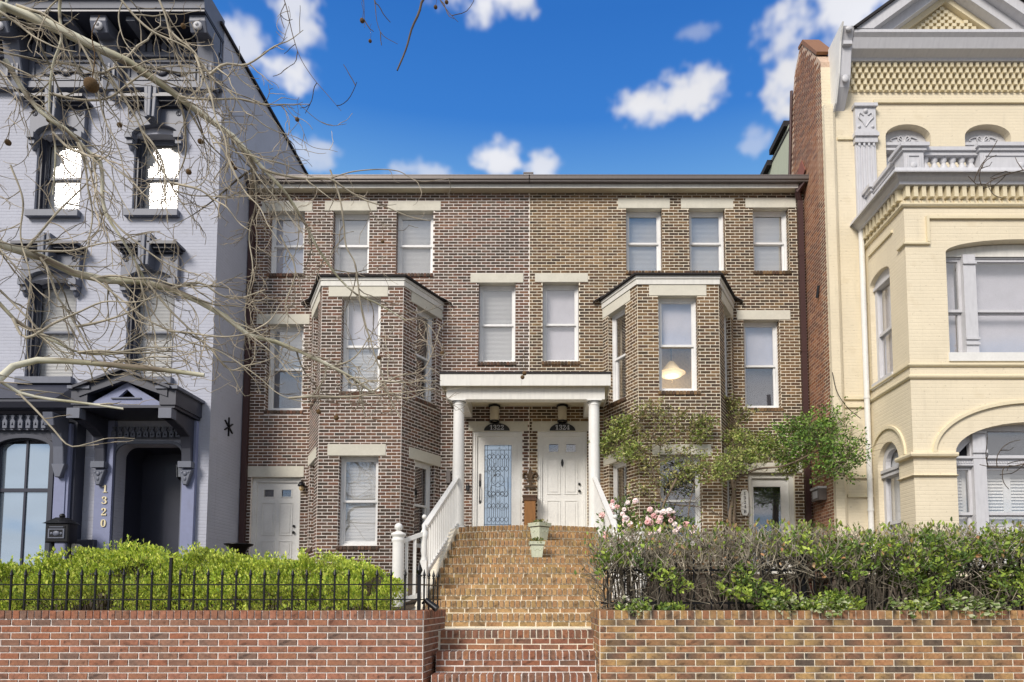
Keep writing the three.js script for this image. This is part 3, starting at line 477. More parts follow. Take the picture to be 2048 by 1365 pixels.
// ---------------------------------------------------------------- brick staircase
const STAIR = { cx: -.37, hw: 1.3, z: (k) => 6.0 - .385 * k, y: (k) => 1.454 + .17 * k, b: (k) => .045 * k };
{
  const S = thing('brick_staircase', 'broad tan brick stairway climbing from the wall opening to the porch', 'staircase', null);
  const bricks = [];
  const arcPt = (k, t) => { const x = STAIR.cx + STAIR.hw * t; return [x, STAIR.z(k) - STAIR.b(k) * t * t]; };
  for (let k = 0; k < 10; k++) {
    const pts = []; for (let i = 0; i <= 16; i++) pts.push(arcPt(k, -1 + i / 8));
    const shape = poly([...pts.map(([x, z]) => [x, -z + .019]), [STAIR.cx + STAIR.hw, -.03], [STAIR.cx - STAIR.hw, -.03]]);
    obj('step', ext(shape, STAIR.y(k) - .18, STAIR.y(k) - .006).rotateX(-Math.PI / 2), M.mortarTan, S);
    const n = 36, r = rng(k + 50);
    for (let i = 0; i < n; i++) {
      const t = -1 + (i + .5) * 2 / n, [x, z] = arcPt(k, t), a = Math.atan2(-(-2 * STAIR.b(k) * t / STAIR.hw), 1), wd = 2 * STAIR.hw / n - .013;
      bricks.push({ frame: panel(x, STAIR.y(k) - .093, z, a).multiply(new THREE.Matrix4().makeTranslation(-wd / 2, 0, -.19)), u: 0, v: 0, L: wd, H: .093 + (r() - .5) * .004, T: .195 + r() * .006, ci: Math.floor(r() * 12), variant: Math.floor(r() * 3), pal: 'stair', prio: 1 - k * .2 });
    }
    const m = 12, off = (k % 2) * .5;
    for (let i = 0; i < m + 1; i++) {
      const t0 = Math.max(-1, -1 + (i - off) * 2 / m), t1 = Math.min(1, -1 + (i + 1 - off) * 2 / m); if (t1 - t0 < .03) continue;
      const [xa, za] = arcPt(k, t0), [xb, zb] = arcPt(k, t1), a = Math.atan2(za - zb, xb - xa);
      bricks.push({ frame: panel(xa, STAIR.y(k) - .165, za, a).multiply(new THREE.Matrix4().makeTranslation(.006, 0, -.046)), u: 0, v: 0, L: Math.hypot(xb - xa, zb - za) - .013, H: .058, T: .032, ci: Math.floor(r() * 12), variant: Math.floor(r() * 3), pal: 'stair', prio: 3 });
    }
  }
  // porch floor, the landing behind the wall, and the lower flight
  obj('porch_floor', bx(-2.1, FLOOR - .2, .015, 1.2, FLOOR - .008, 2.0), M.mortarTan, S);
  obj('landing', bx(-1.75, .9, 5.7, 1.02, 1.274, 6.94), M.mortarTan, S);
  const low = [[6.95, 1.2825], [7.25, 1.0607], [7.55, .839], [7.85, .617], [8.15, .395], [8.45, .2]];
  const X0 = -1.245, X1 = .54, r = rng(99);
  low.forEach(([z, y], i) => {
    const x0 = z > 7.56 ? -1.33 : X0, x1 = z > 7.56 ? .558 : X1;
    if (i) obj('step', bx(x0, 0, low[0][0] - .02, x1, y - .006, z - .012), M.mortar, S);
    const n = Math.round((x1 - x0) / .0735), wd = (x1 - x0) / n - .011;
    for (let j = 0; j < n; j++) bricks.push({ frame: panel(x0 + j * (x1 - x0) / n + .004, y - .088, z - .2), u: 0, v: 0, L: wd, H: .088 + (r() - .5) * .005, T: .2 + r() * .006, ci: Math.floor(r() * 12), variant: Math.floor(r() * 3), pal: 'stairRed', prio: i < 3 ? 4 : .3 });
    for (const c of [0, 1]) { const off = ((i + c) % 2) * .106; for (let j = -1; j < 10; j++) { const a = Math.max(x0, x0 + j * .2127 + off), b = Math.min(x1, x0 + (j + 1) * .2127 + off) - .009; if (b - a < .03) continue; bricks.push({ frame: panel(a, y - .155 - c * .068, z - .03), u: 0, v: 0, L: b - a, H: .058, T: .022 + r() * .004, ci: Math.floor(r() * 12), variant: Math.floor(r() * 3), pal: 'stairRed', prio: i < 3 ? 4 : .2 }); } }
  });
  buildBricks(bricks, S, 300);
  for (const x of [-1.8, .94]) obj('cheek_wall', bx(x, .9, .1, x + .12, 1.45, 6.0), M.mortarTan, S);
  for (const x of [-1.8, .94]) obj('cheek_wall', ext(poly([[0.1, 1.4], [2.4, FLOOR - .05], [6.0, 1.4]].map(([z, y]) => [z, y])), 0, .11).rotateY(-Math.PI / 2).translate(x + .115, 0, 0), M.mortarTan, S);
}
// white railings each side of the stairs
function stairRail(xTop, xBot, xEnd, label) {
  const R = thing('stair_railing', label, 'railing', 'white stair railings');
  const post = (x, y0, z, h, r, big) => { const o = obj('newel_post', big ? [lathe([[r, 0], [r, h - .2], [r * 1.18, h - .18], [r * 1.18, h - .15], [r * 1.02, h - .14], [r * 1.02, h - .12], [r * 1.3, h - .1], [r * 1.3, h - .075], [r * .7, h - .055], [r * .45, h - .04], [0, h - .04]], x, y0, z, 22)] : [bx(x - r, y0, z - r, x + r, y0 + h * .62, z + r), lathe([[r * 1.1, h * .62], [r * .75, h * .66], [r, h * .7], [r * .95, h * .8], [r * 1.25, h * .83], [r * 1.25, h * .86], [r * .6, h * .9], [r * .5, h * .94], [0, h * .94]], x, y0, z, 18)], M.white, R); obj('ball', sph(x, y0 + h + .015, z, r * .72), M.white, o); return o; };
  const zT = 1.43, zB = 5.32, yT = 4.03, yB = 2.66, bT = FLOOR + .13, bB = 1.98;
  obj('handrail', [bar([xTop, yT, zT], [xBot, yB, zB], .085, .05), bar([xTop, yT - .045, zT], [xBot, yB - .045, zB], .05, .045)], M.white, R);
  obj('bottom_rail', bar([xTop, bT, zT], [xBot, bB, zB], .055, .075), M.white, R);
  for (let i = 1; i < 17; i++) { const t = i / 17, z = lerp(zT, zB, t), x = lerp(xTop, xBot, t); obj('baluster', bx(x - .016, lerp(bT, bB, t), z - .016, x + .016, lerp(yT, yB, t) - .05, z + .016), M.white, R); }
  const yEnd = 1.35;
  post(xBot, 1.2, zB + .05, 1.58, .046, false);
  const xe = xEnd, ze = 5.62; post(xe, yEnd - .1, ze, 1.36, .078, true);
  obj('end_rail', [bar([xBot, 2.56, zB + .06], [xe, 2.41, ze], .06, .055)], M.white, R); obj('end_bottom_rail', bar([xBot, 1.72, zB + .06], [xe, 1.6, ze], .05, .06), M.white, R);
  for (const t of [.36, .68]) { const x = lerp(xBot, xe, t), z = lerp(zB + .06, ze, t); obj('baluster', bx(x - .02, lerp(1.72, 1.6, t), z - .02, x + .02, lerp(2.56, 2.41, t) - .02, z + .02), M.white, R); }
}
stairRail(-1.8, -1.73, -2.035, 'white wooden stair railing with two posts left of the brick stairs');
stairRail(.94, .95, 1.27, 'white wooden stair railing right of the brick stairs, half hidden by the hedge');

// pots on the steps
function pot(x, y, z, s, turn, label) {
  const P = thing('plant_pot', label, 'plant pot', 'pale green pots on the steps', [x, y, z], turn);
  const g = new THREE.CylinderGeometry(.155 * s, .115 * s, .24 * s, 4, 1, true).rotateY(Math.PI / 4).translate(0, .12 * s, 0).toNonIndexed(); g.computeVertexNormals();
  const m = mat(0xc9cfb8, { map: rep(T.streak, 2), roughness: .8 });
  obj('body', [g, bx(-.08 * s, 0, -.08 * s, .08 * s, .01, .08 * s)], m, P);
  const rim = new THREE.CylinderGeometry(.185 * s, .17 * s, .055 * s, 4, 1, true).rotateY(Math.PI / 4).translate(0, .24 * s, 0).toNonIndexed(); rim.computeVertexNormals();
  obj('rim', [rim], m, P); obj('swag', [0, 1, 2, 3].map((i) => tube([[-.08 * s, .17 * s, .1 * s], [-.04 * s, .12 * s, .096 * s], [0, .15 * s, .1 * s], [.04 * s, .12 * s, .096 * s], [.08 * s, .17 * s, .1 * s]], .006, 5, 16).rotateY(i * Math.PI / 2)), m, P);
  obj('soil', bx(-.11 * s, .2 * s, -.11 * s, .11 * s, .225 * s, .11 * s), M.soil, P);
  return P;
}


// ---------------------------------------------------------------- ground, walls
struct('ground', new THREE.PlaneGeometry(900, 900).rotateX(-Math.PI / 2).translate(0, -.16, 0), M.soil);
struct('road', bx(-120, -.3, 13.5, 120, -.12, 26), M.asphalt);
struct('pavement', [bx(-60, -.2, 7.2, 60, 0, 12.2), bx(-60, -.2, 12.2, 60, .004, 13.5)], M.concrete);
const yardGeo = (x0, x1) => { const g = new THREE.PlaneGeometry(x1 - x0, 1, 24, 12), p = g.attributes.position, y = []; for (let i = 0; i < p.count; i++) { const t = p.getY(i) + .5, z = lerp(7.3, 0, 1 - t); const zz = 7.3 * (1 - t), x = p.getX(i) + (x0 + x1) / 2; p.setXYZ(i, x, 1.40 + .72 * sstep(7.3, 1.6, zz) + .03 * fbm(x, zz, 2), zz); } g.computeVertexNormals(); return g; };
struct('garden_soil', yardGeo(-13.5, -1.78), M.soil); struct('garden_soil', yardGeo(1.04, 13.5), M.soil);

function gardenWall(label, x0, x1, corner, pal, seed, mortar, tint) {
  const W = thing('garden_wall', label, 'garden wall', 'brick garden walls', [0, 0, 0]);
  const Z = 7.57, top = 1.522, cap = .094, bricks = [];
  const inner = corner > 0 ? x0 : x1, ri = corner > 0 ? .535 : -1.245;             // the wall turns back beside the steps
  obj('wall', [ext(poly(rect(x0, -.1, x1, top - .004)), Z - .34, Z), ext(poly(corner > 0 ? [[inner, -Z], [ri, -6.6], [ri + .3, -6.6], [inner + .3, -(Z - .01)]] : [[inner, -Z], [inner - .3, -(Z - .01)], [ri - .3, -6.6], [ri, -6.6]]), -.1, top - .006).rotateX(-Math.PI / 2)], mortar, W);
  const wall = W.children[0], H = .0709, rows = Math.floor((top - cap) / H), y0 = top - cap - rows * H, F = panel(x0, y0, Z), len = x1 - x0;
  courses(bricks, F, len, rows * H, { pal, L: .2117, H, joint: .0105, proud: .009, seed, prio: 2, shift: .07, tint });
  const r = rng(seed), n = Math.round(len / .0785);
  for (let i = 0; i < n; i++) bricks.push({ frame: panel(x0 + i * len / n + .005, top - cap + .004, Z - .2), u: 0, v: 0, L: len / n - .0095, H: cap - .004 + (r() - .5) * .004, T: .212 + r() * .006, ci: Math.floor(r() * 12), variant: Math.floor(r() * 3), pal, prio: 1.5 });
  const ax = corner > 0 ? ri : inner, az = corner > 0 ? 6.6 : Z, bx_ = corner > 0 ? inner : ri, bz = corner > 0 ? Z : 6.6, a = Math.atan2(az - bz, bx_ - ax), rl = Math.hypot(bx_ - ax, bz - az), RF = panel(ax, y0, az, a);
  courses(bricks, RF, rl, rows * H, { pal: corner > 0 ? pal : 'stairRed', L: .2117, H, joint: .0105, proud: .009, seed: seed + 3, prio: 2.5, shift: .1 });
  const m = Math.round(rl / .0785); for (let i = 0; i < m; i++) bricks.push({ frame: RF.clone().multiply(new THREE.Matrix4().makeTranslation(i * rl / m + .005, rows * H + .004, -.2)), u: 0, v: 0, L: rl / m - .0095, H: cap - .004, T: .21 + r() * .006, ci: Math.floor(r() * 12), variant: 0, pal, prio: 1.4 });
  for (const b of bricks) { const wx = b.frame.elements[12] + b.u * b.frame.elements[0], wy = b.frame.elements[13] + b.v; if (wx < -6.2 || wx > 5.4 || wy < .55) b.prio -= 6; }
  buildBricks(bricks, wall, 300);
  return W;
}
const damp = (cx) => (u, v, ci, r) => { const d = fbm(u * .9 + cx, v * 1.6, 4.4, 3); return d > .16 && r() < .6 ? [11, 8, 6][Math.floor(r() * 3)] : ci; };
gardenWall('reddish brick garden wall under the iron fence left of the steps', -11, -1.331, -1, 'wallRed', 21, M.mortar, damp(2));
gardenWall('tan and charcoal mixed brick garden wall right of the steps', .558, 11, 1, 'wallTan', 22, M.mortarTan, (u, v, ci, r) => (r() < .07 ? [6, 9, 4][Math.floor(r() * 3)] : ci));

// ---------------------------------------------------------------- iron fence on the left wall
{
  const F = thing('iron_fence', 'black iron spear-topped fence on the reddish wall before the bright hedge', 'fence', null, [0, 0, 0]);
  const y0 = 1.52, z = 7.42, yt = 1.968, r1 = 1.803, r2 = 1.639, x1 = -1.409, xs = -6.6;
  const spear = (x, zz, top, w = .009) => [bx(x - w, y0 - .01, zz - w, x + w, top - .075, zz + w), new THREE.CylinderGeometry(.016, .016, .012, 8).translate(x, top - .085, zz), new THREE.CylinderGeometry(.014, .014, .01, 8).translate(x, top - .066, zz), new THREE.CylinderGeometry(.001, .021, .07, 6).translate(x, top - .022, zz), new THREE.CylinderGeometry(.021, .008, .02, 6).translate(x, top - .067 + .0, zz)];
  for (const y of [r1, r2]) obj('rail', bx(xs, y - .007, z - .012, x1, y + .007, z + .012), M.iron, F);
  let i = 0; for (let x = x1 - .155; x > xs; x -= .1545, i++) { if (Math.abs(x - -4.142) < .05) continue; obj('picket', spear(x, z, yt), M.iron, F); }
  const post = (x, zz, h) => obj('post', [bx(x - .018, y0 - .01, zz - .018, x + .018, h - .09, zz + .018), bx(x - .028, h - .11, zz - .028, x + .028, h - .09, zz + .028), new THREE.CylinderGeometry(.036, .016, .05, 4).translate(x, h - .065, zz), new THREE.CylinderGeometry(.001, .036, .1, 4).translate(x, h + .01, zz)], M.iron, F);
  post(x1, z, 2.001); obj('post', [bx(-4.142 - .014, y0 - .01, z - .014, -4.142 + .014, 2.1, z + .014)], M.iron, F);
  // it turns the corner beside the steps
  const xe = -1.30, ze = 6.75; for (const y of [r1, r2]) obj('rail', bar([x1, y, z], [xe + .02, y, ze], .024, .014), M.iron, F);
  for (let k = 1; k <= 4; k++) { const t = k / 4.2; obj('picket', spear(lerp(x1, xe, t), lerp(z, ze, t), yt), M.iron, F); }
  const L = thing('garden_spotlight', 'black bullet-shaped garden spotlight on the corner of the iron fence', 'spotlight', null, [-1.296, 1.595, 7.32]);
  obj('body', rod([-.06, .04, 0], [.055, -.045, .03], .03, .036, 16), M.iron, L); obj('hood', rod([.045, -.038, .028], [.075, -.06, .036], .038, .04, 16), M.iron, L); obj('stem', rod([-.06, .04, 0], [-.1, .0, -.02], .012), M.iron, L);
}


// ---------------------------------------------------------------- the blue house on the left
{
  const B = thing('blue_house', 'tall lavender blue painted brick house with dark bracketed cornice and gabled door hood', 'house');
  const Z = 1.48, XR = -6.72, XL = -13.6, Y0 = 1.7, TOP = 13.41;
  const wins = [[-10.475, 9.503, -9.545, 11.18], [-8.481, 9.513, -7.529, 11.18], [-10.48, 6.05, -9.504, 8.104], [-8.478, 6.05, -7.523, 8.104]];
  const dx0 = -8.561, dx1 = -7.238, dTop = 4.711, dr = .24;
  const doorShape = [[dx0, Y0 + .05], [dx1, Y0 + .05], ...arc(dx1 - dr, dTop - dr, dr, dr, 0, Math.PI / 2, 8), ...arc(dx0 + dr, dTop - dr, dr, dr, Math.PI / 2, Math.PI, 8)];
  const bayWin = [[-10.72, 2.2], [-9.64, 2.2], ...arc(-10.18, 4.571, .54, .2, 0, Math.PI, 16)];
  obj('wall', ext(poly(rect(XL, Y0, XR, 13.1), [...wins.map(([a, b, c, d]) => [[a, b], [c, b], ...arc((a + c) / 2, d - .1, (c - a) / 2, .1, 0, Math.PI, 10)].reverse()), [...doorShape].reverse()]), Z - .32, Z), M.blue, B);
  obj('side_wall', bx(XR - .3, Y0, -9, XR, TOP, Z - .322), M.blue, B);
  obj('side_wall_end', bx(XR - .3, 13.102, Z - .321, XR, TOP, Z), M.blue, B);
  obj('rear_wall', [bx(XL, Y0, -9, XR - .302, 13.3, -8.8), bx(XL, Y0, -8.79, XL + .2, 13.3, Z - .33)], M.blue, B);
  obj('roof', [bx(XL, 13.3, -9, XR - .305, 13.36, Z - .33)], M.blackRoof, B);
  obj('roof_edge', [bx(XR - .34, TOP + .001, -9.02, XR + .05, TOP + .06, Z + .2)], M.blackRoof, B);
  // windows with hoods
  wins.forEach(([a, b, c, d], i) => {
    const w = sashWindow(B, panel(0, 0, Z), [a, b, c, d], { recess: .2, m: M.blueTrim, glass: M.oldGlass, look: i < 2 ? ['white', 'white'] : ['blind', 'blind'] });
    const k = sub('window_surround', B), w_ = c - a, cx = (a + c) / 2;
    obj('jamb_trim', [bx(a - .001, b, Z - .2, a + .06, d - .02, Z - .06), bx(a + .06, b, Z - .2, a + .1, d - .05, Z - .12), bx(c - .06, b, Z - .2, c + .001, d - .02, Z - .06)], M.blueDark, k);
    obj('sill', [bx(a - .1, b - .13, Z - .19, c + .04, b, Z + .12)], M.blueTrim, k);
    const t = d + .62, e = .17;                                      // top of the hood
    obj('hood_shelf', [bx(a - e, t - .055, Z + .002, c + e, t, Z + .34), bx(a - e + .05, t - .11, Z + .002, c + e - .05, t - .056, Z + .27), bx(a - e + .09, t - .155, Z + .002, c + e - .09, t - .111, Z + .2), ext(poly([[cx - .42, t], [cx + .42, t], [cx + .3, t + .05], [cx - .3, t + .05]]), Z + .003, Z + .3)], M.blueDark, k);
    obj('hood_board', ext(poly([[a - .1, d - .08], [a + .02, d - .08], ...arc(cx, d - .08, w_ / 2 - .02, .2, Math.PI, 0, 14), [c + .1, d - .08], [c + .1, t - .156], [a - .1, t - .156]]), Z + .003, Z + .12, .01), M.blueTrim, k);
    obj('scroll', [-1, 1].map((s) => tube(Array.from({ length: 22 }, (_, j) => { const q = j / 21 * 11, r = .065 - .0028 * q * 1.6; return [cx + s * (w_ / 2 - .0 + Math.cos(q) * r), t - .27 + Math.sin(q) * r, Z + .125]; }), .009, 5, 60)), M.blueDark, k);
    for (const s of [a - .02, c + .02]) obj('bracket', [bx(s - .075, d - .2, Z + .003, s + .075, d - .079, Z + .2), bx(s - .06, d - .3, Z + .003, s + .06, d - .2, Z + .15), lathe([[0, -.42], [.03, -.4], [.055, -.34], [.06, -.3]], s, d, Z + .055, 10)], M.blueTrim, k);
    obj('keystone', [-1, 0, 1].map((s) => ext(poly([[cx + s * .07 - .032, d + .13], [cx + s * .07 + .032, d + .13], [cx + s * .09 + .042, t + .16], [cx + s * .09 - .042, t + .16]]), Z + .1, Z + .37 - Math.abs(s) * .03, .012)), M.blueTrim, k);
  });
  // the great cornice
  const c0 = 12.111, c1 = 12.766, c2 = 13.062, c3 = 13.14;
  obj('frieze', [bx(XL, c0, Z + .001, XR - .02, c1, Z + .1), bx(XL, c0 - .03, Z + .001, XR + .02, c0 + .1, Z + .15), bx(XL, c1 - .04, Z + .001, XR - .02, c1 + .06, Z + .17)], M.blueTrim, B);
  obj('upper_frieze', bx(XL, c1 + .061, Z + .001, XR - .02, c3, Z + .09), M.blueDark, B);
  const sp = []; for (let x = XL + .1; x < XR - .3; x += .148) sp.push(x);
  for (const x of sp) obj('cornice_spindle', [ext(poly([[x - .055, c1 + .08], [x + .055, c1 + .08], [x + .06, c2 - .06], [x + .02, c2], [x + .045, c2 + .05], [x, c2 + .075], [x - .045, c2 + .05], [x - .02, c2], [x - .06, c2 - .06]]), Z + .095, Z + .15, .008), sph(x, c1 + .09, Z + .13, .035)], M.blueTrim, B);
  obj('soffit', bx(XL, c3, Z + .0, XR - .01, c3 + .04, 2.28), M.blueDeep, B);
  obj('crown', ext(poly([[Z, c3 + .041], [2.28, c3 + .041], [2.3, c3 + .05], [2.32, c3 + .17], [2.44, c3 + .24], [2.5, c3 + .4], [2.5, c3 + .46], [Z, c3 + .5]].map(([z, y]) => [-z, y])), 0, XR - XL).rotateY(Math.PI / 2).translate(XL, 0, 0), M.blueTrim, B);
  for (let x = XL + .3, i = 0; x < XR - .4; x += .62, i++) obj('modillion', bx(x, c3 - .09, Z + .1, x + .17, c3 - .001, 2.16), M.blueTrim, B);
  for (const px of [XR - .26, XR - 2.22, XR - 4.18, XR - 6.14]) {
    const o = obj('cornice_bracket', ext(poly([[Z + .1, c0 - .14], [Z + .22, c0 - .12], [Z + .26, c0 + .1], [Z + .3, c0 + .3], [Z + .42, c1 + .1], [2.12, c3 - .3], [2.2, c3 - .12], [2.2, c3 - .001], [Z + .1, c3 - .001]].map(([z, y]) => [-z, y])), 0, .34, .02).rotateY(Math.PI / 2).translate(px - .1, 0, 0), M.blueTrim, B);
    obj('flute', [0, 1, 2].map((j) => bx(px - .06 + j * .1, c0 + .08, Z + .27, px - .02 + j * .1, c1 - .05, Z + .315)), M.blueTrim, o);
    obj('rosette', [sph(px + .07, c3 - .2, 2.17, .09, 1, 1, .5), sph(px + .07, c3 - .2, 2.2, .04)], M.greyTrim, o);
    obj('drop', [sph(px + .07, c0 - .2, Z + .12, .1, 1.2, 1.1, .7)], M.blueTrim, o);
  }
  for (const [x0, x1] of [[XR - 1.9, XR - .5], [XR - 3.86, XR - 2.46]]) { const m = (x0 + x1) / 2; obj('frieze_panel', [ext(poly(rect(x0, c0 + .14, x1, c1 - .08), [rect(x0 + .05, c0 + .19, x1 - .05, c1 - .13).reverse()]), Z + .1, Z + .13)], M.blueTrim, B); obj('frieze_scroll', [tube([[m - .5, c0 + .3, Z + .115], [m - .35, c0 + .26, Z + .12], [m - .2, c0 + .33, Z + .12], [m, c0 + .3, Z + .12], [m + .2, c0 + .33, Z + .12], [m + .35, c0 + .26, Z + .12], [m + .5, c0 + .3, Z + .115]], .022, 6, 40), sph(m, c0 + .33, Z + .115, .09, 1.3, 1, .4)], M.blueDark, B); }
  // the doorway and its hood
  const hz = 2.46, hx0 = -8.833, hx1 = -6.891, h0 = 5.183, h1 = 5.523, apY = 5.883, gx = (hx0 + hx1) / 2;
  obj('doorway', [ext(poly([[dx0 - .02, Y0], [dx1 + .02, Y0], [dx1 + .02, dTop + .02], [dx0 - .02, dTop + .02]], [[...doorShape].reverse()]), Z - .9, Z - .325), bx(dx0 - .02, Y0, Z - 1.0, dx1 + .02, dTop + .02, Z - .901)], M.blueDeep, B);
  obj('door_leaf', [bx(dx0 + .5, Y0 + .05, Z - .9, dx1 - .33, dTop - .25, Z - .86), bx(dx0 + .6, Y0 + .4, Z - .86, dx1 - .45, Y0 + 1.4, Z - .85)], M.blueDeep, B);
  obj('open_door', bx(dx1 - .3, Y0 + .05, Z - .85, dx1 - .1, dTop - .35, Z - .8), mat(0x6a2022, { roughness: .4 }), B);
  obj('door_handle', tube([[dx1 - .42, 2.95, Z - .84], [dx1 - .42, 2.98, Z - .8], [dx1 - .42, 3.1, Z - .8], [dx1 - .42, 3.13, Z - .84]], .012, 8, 16), M.greyTrim, B);
  obj('doorway_trim', ext(poly([[dx0 - .06, Y0], ...[[dx0 - .06, Y0]], ...arc(dx0 + dr, dTop - dr, dr + .06, dr + .06, Math.PI, Math.PI / 2, 8), ...arc(dx1 - dr, dTop - dr, dr + .06, dr + .06, Math.PI / 2, 0, 8), [dx1 + .06, Y0], [dx1, Y0], ...arc(dx1 - dr, dTop - dr, dr, dr, 0, Math.PI / 2, 8), ...arc(dx0 + dr, dTop - dr, dr, dr, Math.PI / 2, Math.PI, 8), [dx0, Y0]].slice(1)), Z + .001, Z + .04), M.blueTrim, B);
  for (const [a, b] of [[-8.896, -8.562], [-7.186, -6.94]]) obj('pilaster', bx(a, Y0, Z + .002, b, h0 - .02, Z + .1), M.periwinkle, B);
  obj('hood_frieze', bx(dx0 - .07, dTop + .1, Z + .002, dx1 + .07, h0 - .36, Z + .07), M.blueTrim, B);
  for (let i = 0; i < 11; i++) { const x = dx0 + .0 + i * (dx1 - dx0) / 10.4; obj('hood_spindle', [ext(poly([[x - .045, h0 - .36], [x + .045, h0 - .36], [x + .048, h0 - .26], [x + .015, h0 - .21], [x + .04, h0 - .15], [x - .04, h0 - .15], [x - .015, h0 - .21], [x - .048, h0 - .26]], [[[x - .015, h0 - .32], [x, h0 - .28], [x + .015, h0 - .32]]]), Z + .075, Z + .13, .006)], M.blueTrim, B); }
  obj('hood_soffit', bx(hx0 + .03, h0 - .001, Z + .002, hx1 - .03, h0 + .05, hz - .03), M.blueDeep, B);
  const tri = (x0, x1, y, ap, z0, z1) => ext(poly([[x0, y], [x1, y], [gx, ap]]), z0, z1);
  const tx0 = gx - .71, tx1 = gx + .71;
  obj('hood_end', bx(hx0, h0 + .051, Z + .003, tx0 + .04, h1, hz - .002), M.blueDark, B); obj('hood_end', bx(tx1 - .04, h0 + .051, Z + .003, hx1, h1, hz - .002), M.blueDark, B);
  obj('hood_cap', bx(hx0 - .05, h1 + .001, Z + .003, tx0 + .1, h1 + .06, hz + .05), M.blueTrim, B); obj('hood_cap', bx(tx1 - .1, h1 + .001, Z + .003, hx1 + .05, h1 + .06, hz + .05), M.blueTrim, B);
  obj('tympanum', ext(poly([[tx0 + .04, h0 + .052], [tx1 - .04, h0 + .052], [tx1 - .04, h0 + .1], [gx, apY - .2], [tx0 + .04, h0 + .1]], [[[gx - .16, h0 + .22], [gx, h0 + .37], [gx + .16, h0 + .22]].reverse()]), hz - .16, hz - .1), M.periwinkle, B);
  obj('tympanum_motif', [bx(gx - .28, h0 + .185, hz - .1, gx + .28, h0 + .205, hz - .07)], M.blueTrim, B);
  for (const s of [-1, 1]) { obj('raking_board', [ext(poly([[gx, apY - .02], [gx + s * .82, h1 + .02], [gx + s * .82, h1 - .14], [gx, apY - .2]]), hz - .1, hz + .02)], M.blueDark, B); obj('gable_roof', [ext(poly([[gx, apY + .03], [gx + s * .9, h1 + .045], [gx + s * .9, h1 - .005], [gx, apY - .02]]), Z + .01, hz + .1)], M.blueDark, B); }
  for (const [x, xb] of [[-8.759, -8.8], [-7.04, -7.12]]) {
    const xm = (x + xb) / 2, pr = [[Z + .1, h0 - .95], [Z + .17, h0 - .95], [Z + .2, h0 - .6], [Z + .26, h0 - .38], [Z + .5, h0 - .27], [hz - .16, h0 - .2], [hz - .02, h0 - .2], [hz - .02, h0 - .002], [Z + .1, h0 - .002]];
    const o = obj('hood_bracket', ext(poly(pr.map(([z, y]) => [-z, y])), 0, .2, .015).rotateY(Math.PI / 2).translate(xm - .1, 0, 0), M.blueDark, B);
    obj('end_block', bx(xm - .12, h0 - .2, hz - .17, xm + .12, h0 - .01, hz + .005), M.blueTrim, o);
    obj('bracket_foot', [bx(xm - .13, h0 - .98, Z + .1, xm + .13, h0 - .86, Z + .24), ext(poly([[xm - .13, h0 - 1.02], [xm - .04, h0 - 1.32], [xm + .04, h0 - 1.32], [xm + .13, h0 - 1.02]]), Z + .1, Z + .2, .015), sph(xm, h0 - 1.1, Z + .2, .045, 1, 1, .5), sph(xm - .06, h0 - 1.07, Z + .2, .025, 1, 1, .5), sph(xm + .06, h0 - 1.07, Z + .2, .025, 1, 1, .5), sph(xm, h0 - 1.2, Z + .2, .03, 1, 1.4, .5)], M.blueTrim, o);
  }
  // the shop-like bay window with its own cornice
  const bz = 1.75, bx1 = -9.18;
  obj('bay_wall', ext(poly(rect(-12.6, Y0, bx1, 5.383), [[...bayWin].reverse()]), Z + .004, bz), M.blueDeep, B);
  const bw = sub('bay_window', B), wy = 2.2, wt = 4.571;
  const inn = (e) => [[-10.72 + e, wy + e], [-9.64 - e, wy + e], ...arc(-10.18, wt, .54 - e, .2 - e * .6, 0, Math.PI, 16)];
  obj('frame', [ext(poly([[-10.8, wy - .06], [-9.56, wy - .06], ...arc(-10.18, wt, .62, .27, 0, Math.PI, 16)], [inn(.01).reverse()]), bz + .001, bz + .06), ext(poly(inn(.002), [inn(.05).reverse()]), bz - .12, bz - .04)], M.blueDark, bw);
  obj('mullion', bx(-10.2, wy, bz - .1, -10.16, wt + .17, bz - .06), M.blueDeep, bw); obj('meeting_rail', bx(-10.7, 3.72, bz - .11, -9.66, 3.79, bz - .05), M.blueDeep, bw);
  for (const [a, b] of [[-10.67, -10.2], [-10.16, -9.69]]) for (const [c, d] of [[wy + .05, 3.72], [3.79, wt + .1]]) obj('pane', bx(a, c, bz - .088, b, d, bz - .084), M.mirrorGlass, bw);
  obj('blind', bx(-10.7, wy, bz - .2, -9.66, wt + .1, bz - .19), M.blind, bw);
  obj('bay_pilaster', [bx(bx1 - .34, Y0, bz + .001, bx1 - .06, 5.036, bz + .08), bx(bx1 - .29, 3.0, bz + .081, bx1 - .11, 4.4, bz + .1)], M.periwinkle, B);
  obj('bay_bracket', [ext(poly([[0, -.95], [.1, -.95], [.13, -.6], [.2, -.35], [.4, -.25], [.45, -.01], [0, -.01]].map(([z, y]) => [-z, y])), 0, .2, .012).rotateY(Math.PI / 2).translate(bx1 - .3, 5.155, bz + .09), ext(poly([[bx1 - .33, 4.227], [bx1 - .07, 4.227], [bx1 - .15, 3.971], [bx1 - .25, 3.971]]), bz + .09, bz + .2, .01)], M.blueTrim, B);
  const by = 5.194;
  for (let i = 0; i < 12; i++) { const x = bx1 - .42 - i * .15; obj('bay_spindle', ext(poly([[x - .045, by - .26], [x + .045, by - .26], [x + .05, by - .12], [x + .02, by - .07], [x + .04, by], [x - .04, by], [x - .02, by - .07], [x - .05, by - .12]], [[[x - .016, by - .2], [x, by - .14], [x + .016, by - .2]]]), bz + .07, bz + .13, .006), M.blueTrim, B); }
  obj('bay_frieze', bx(-12.6, by - .28, bz + .002, bx1 - .36, by + .02, bz + .068), M.blueTrim, B);
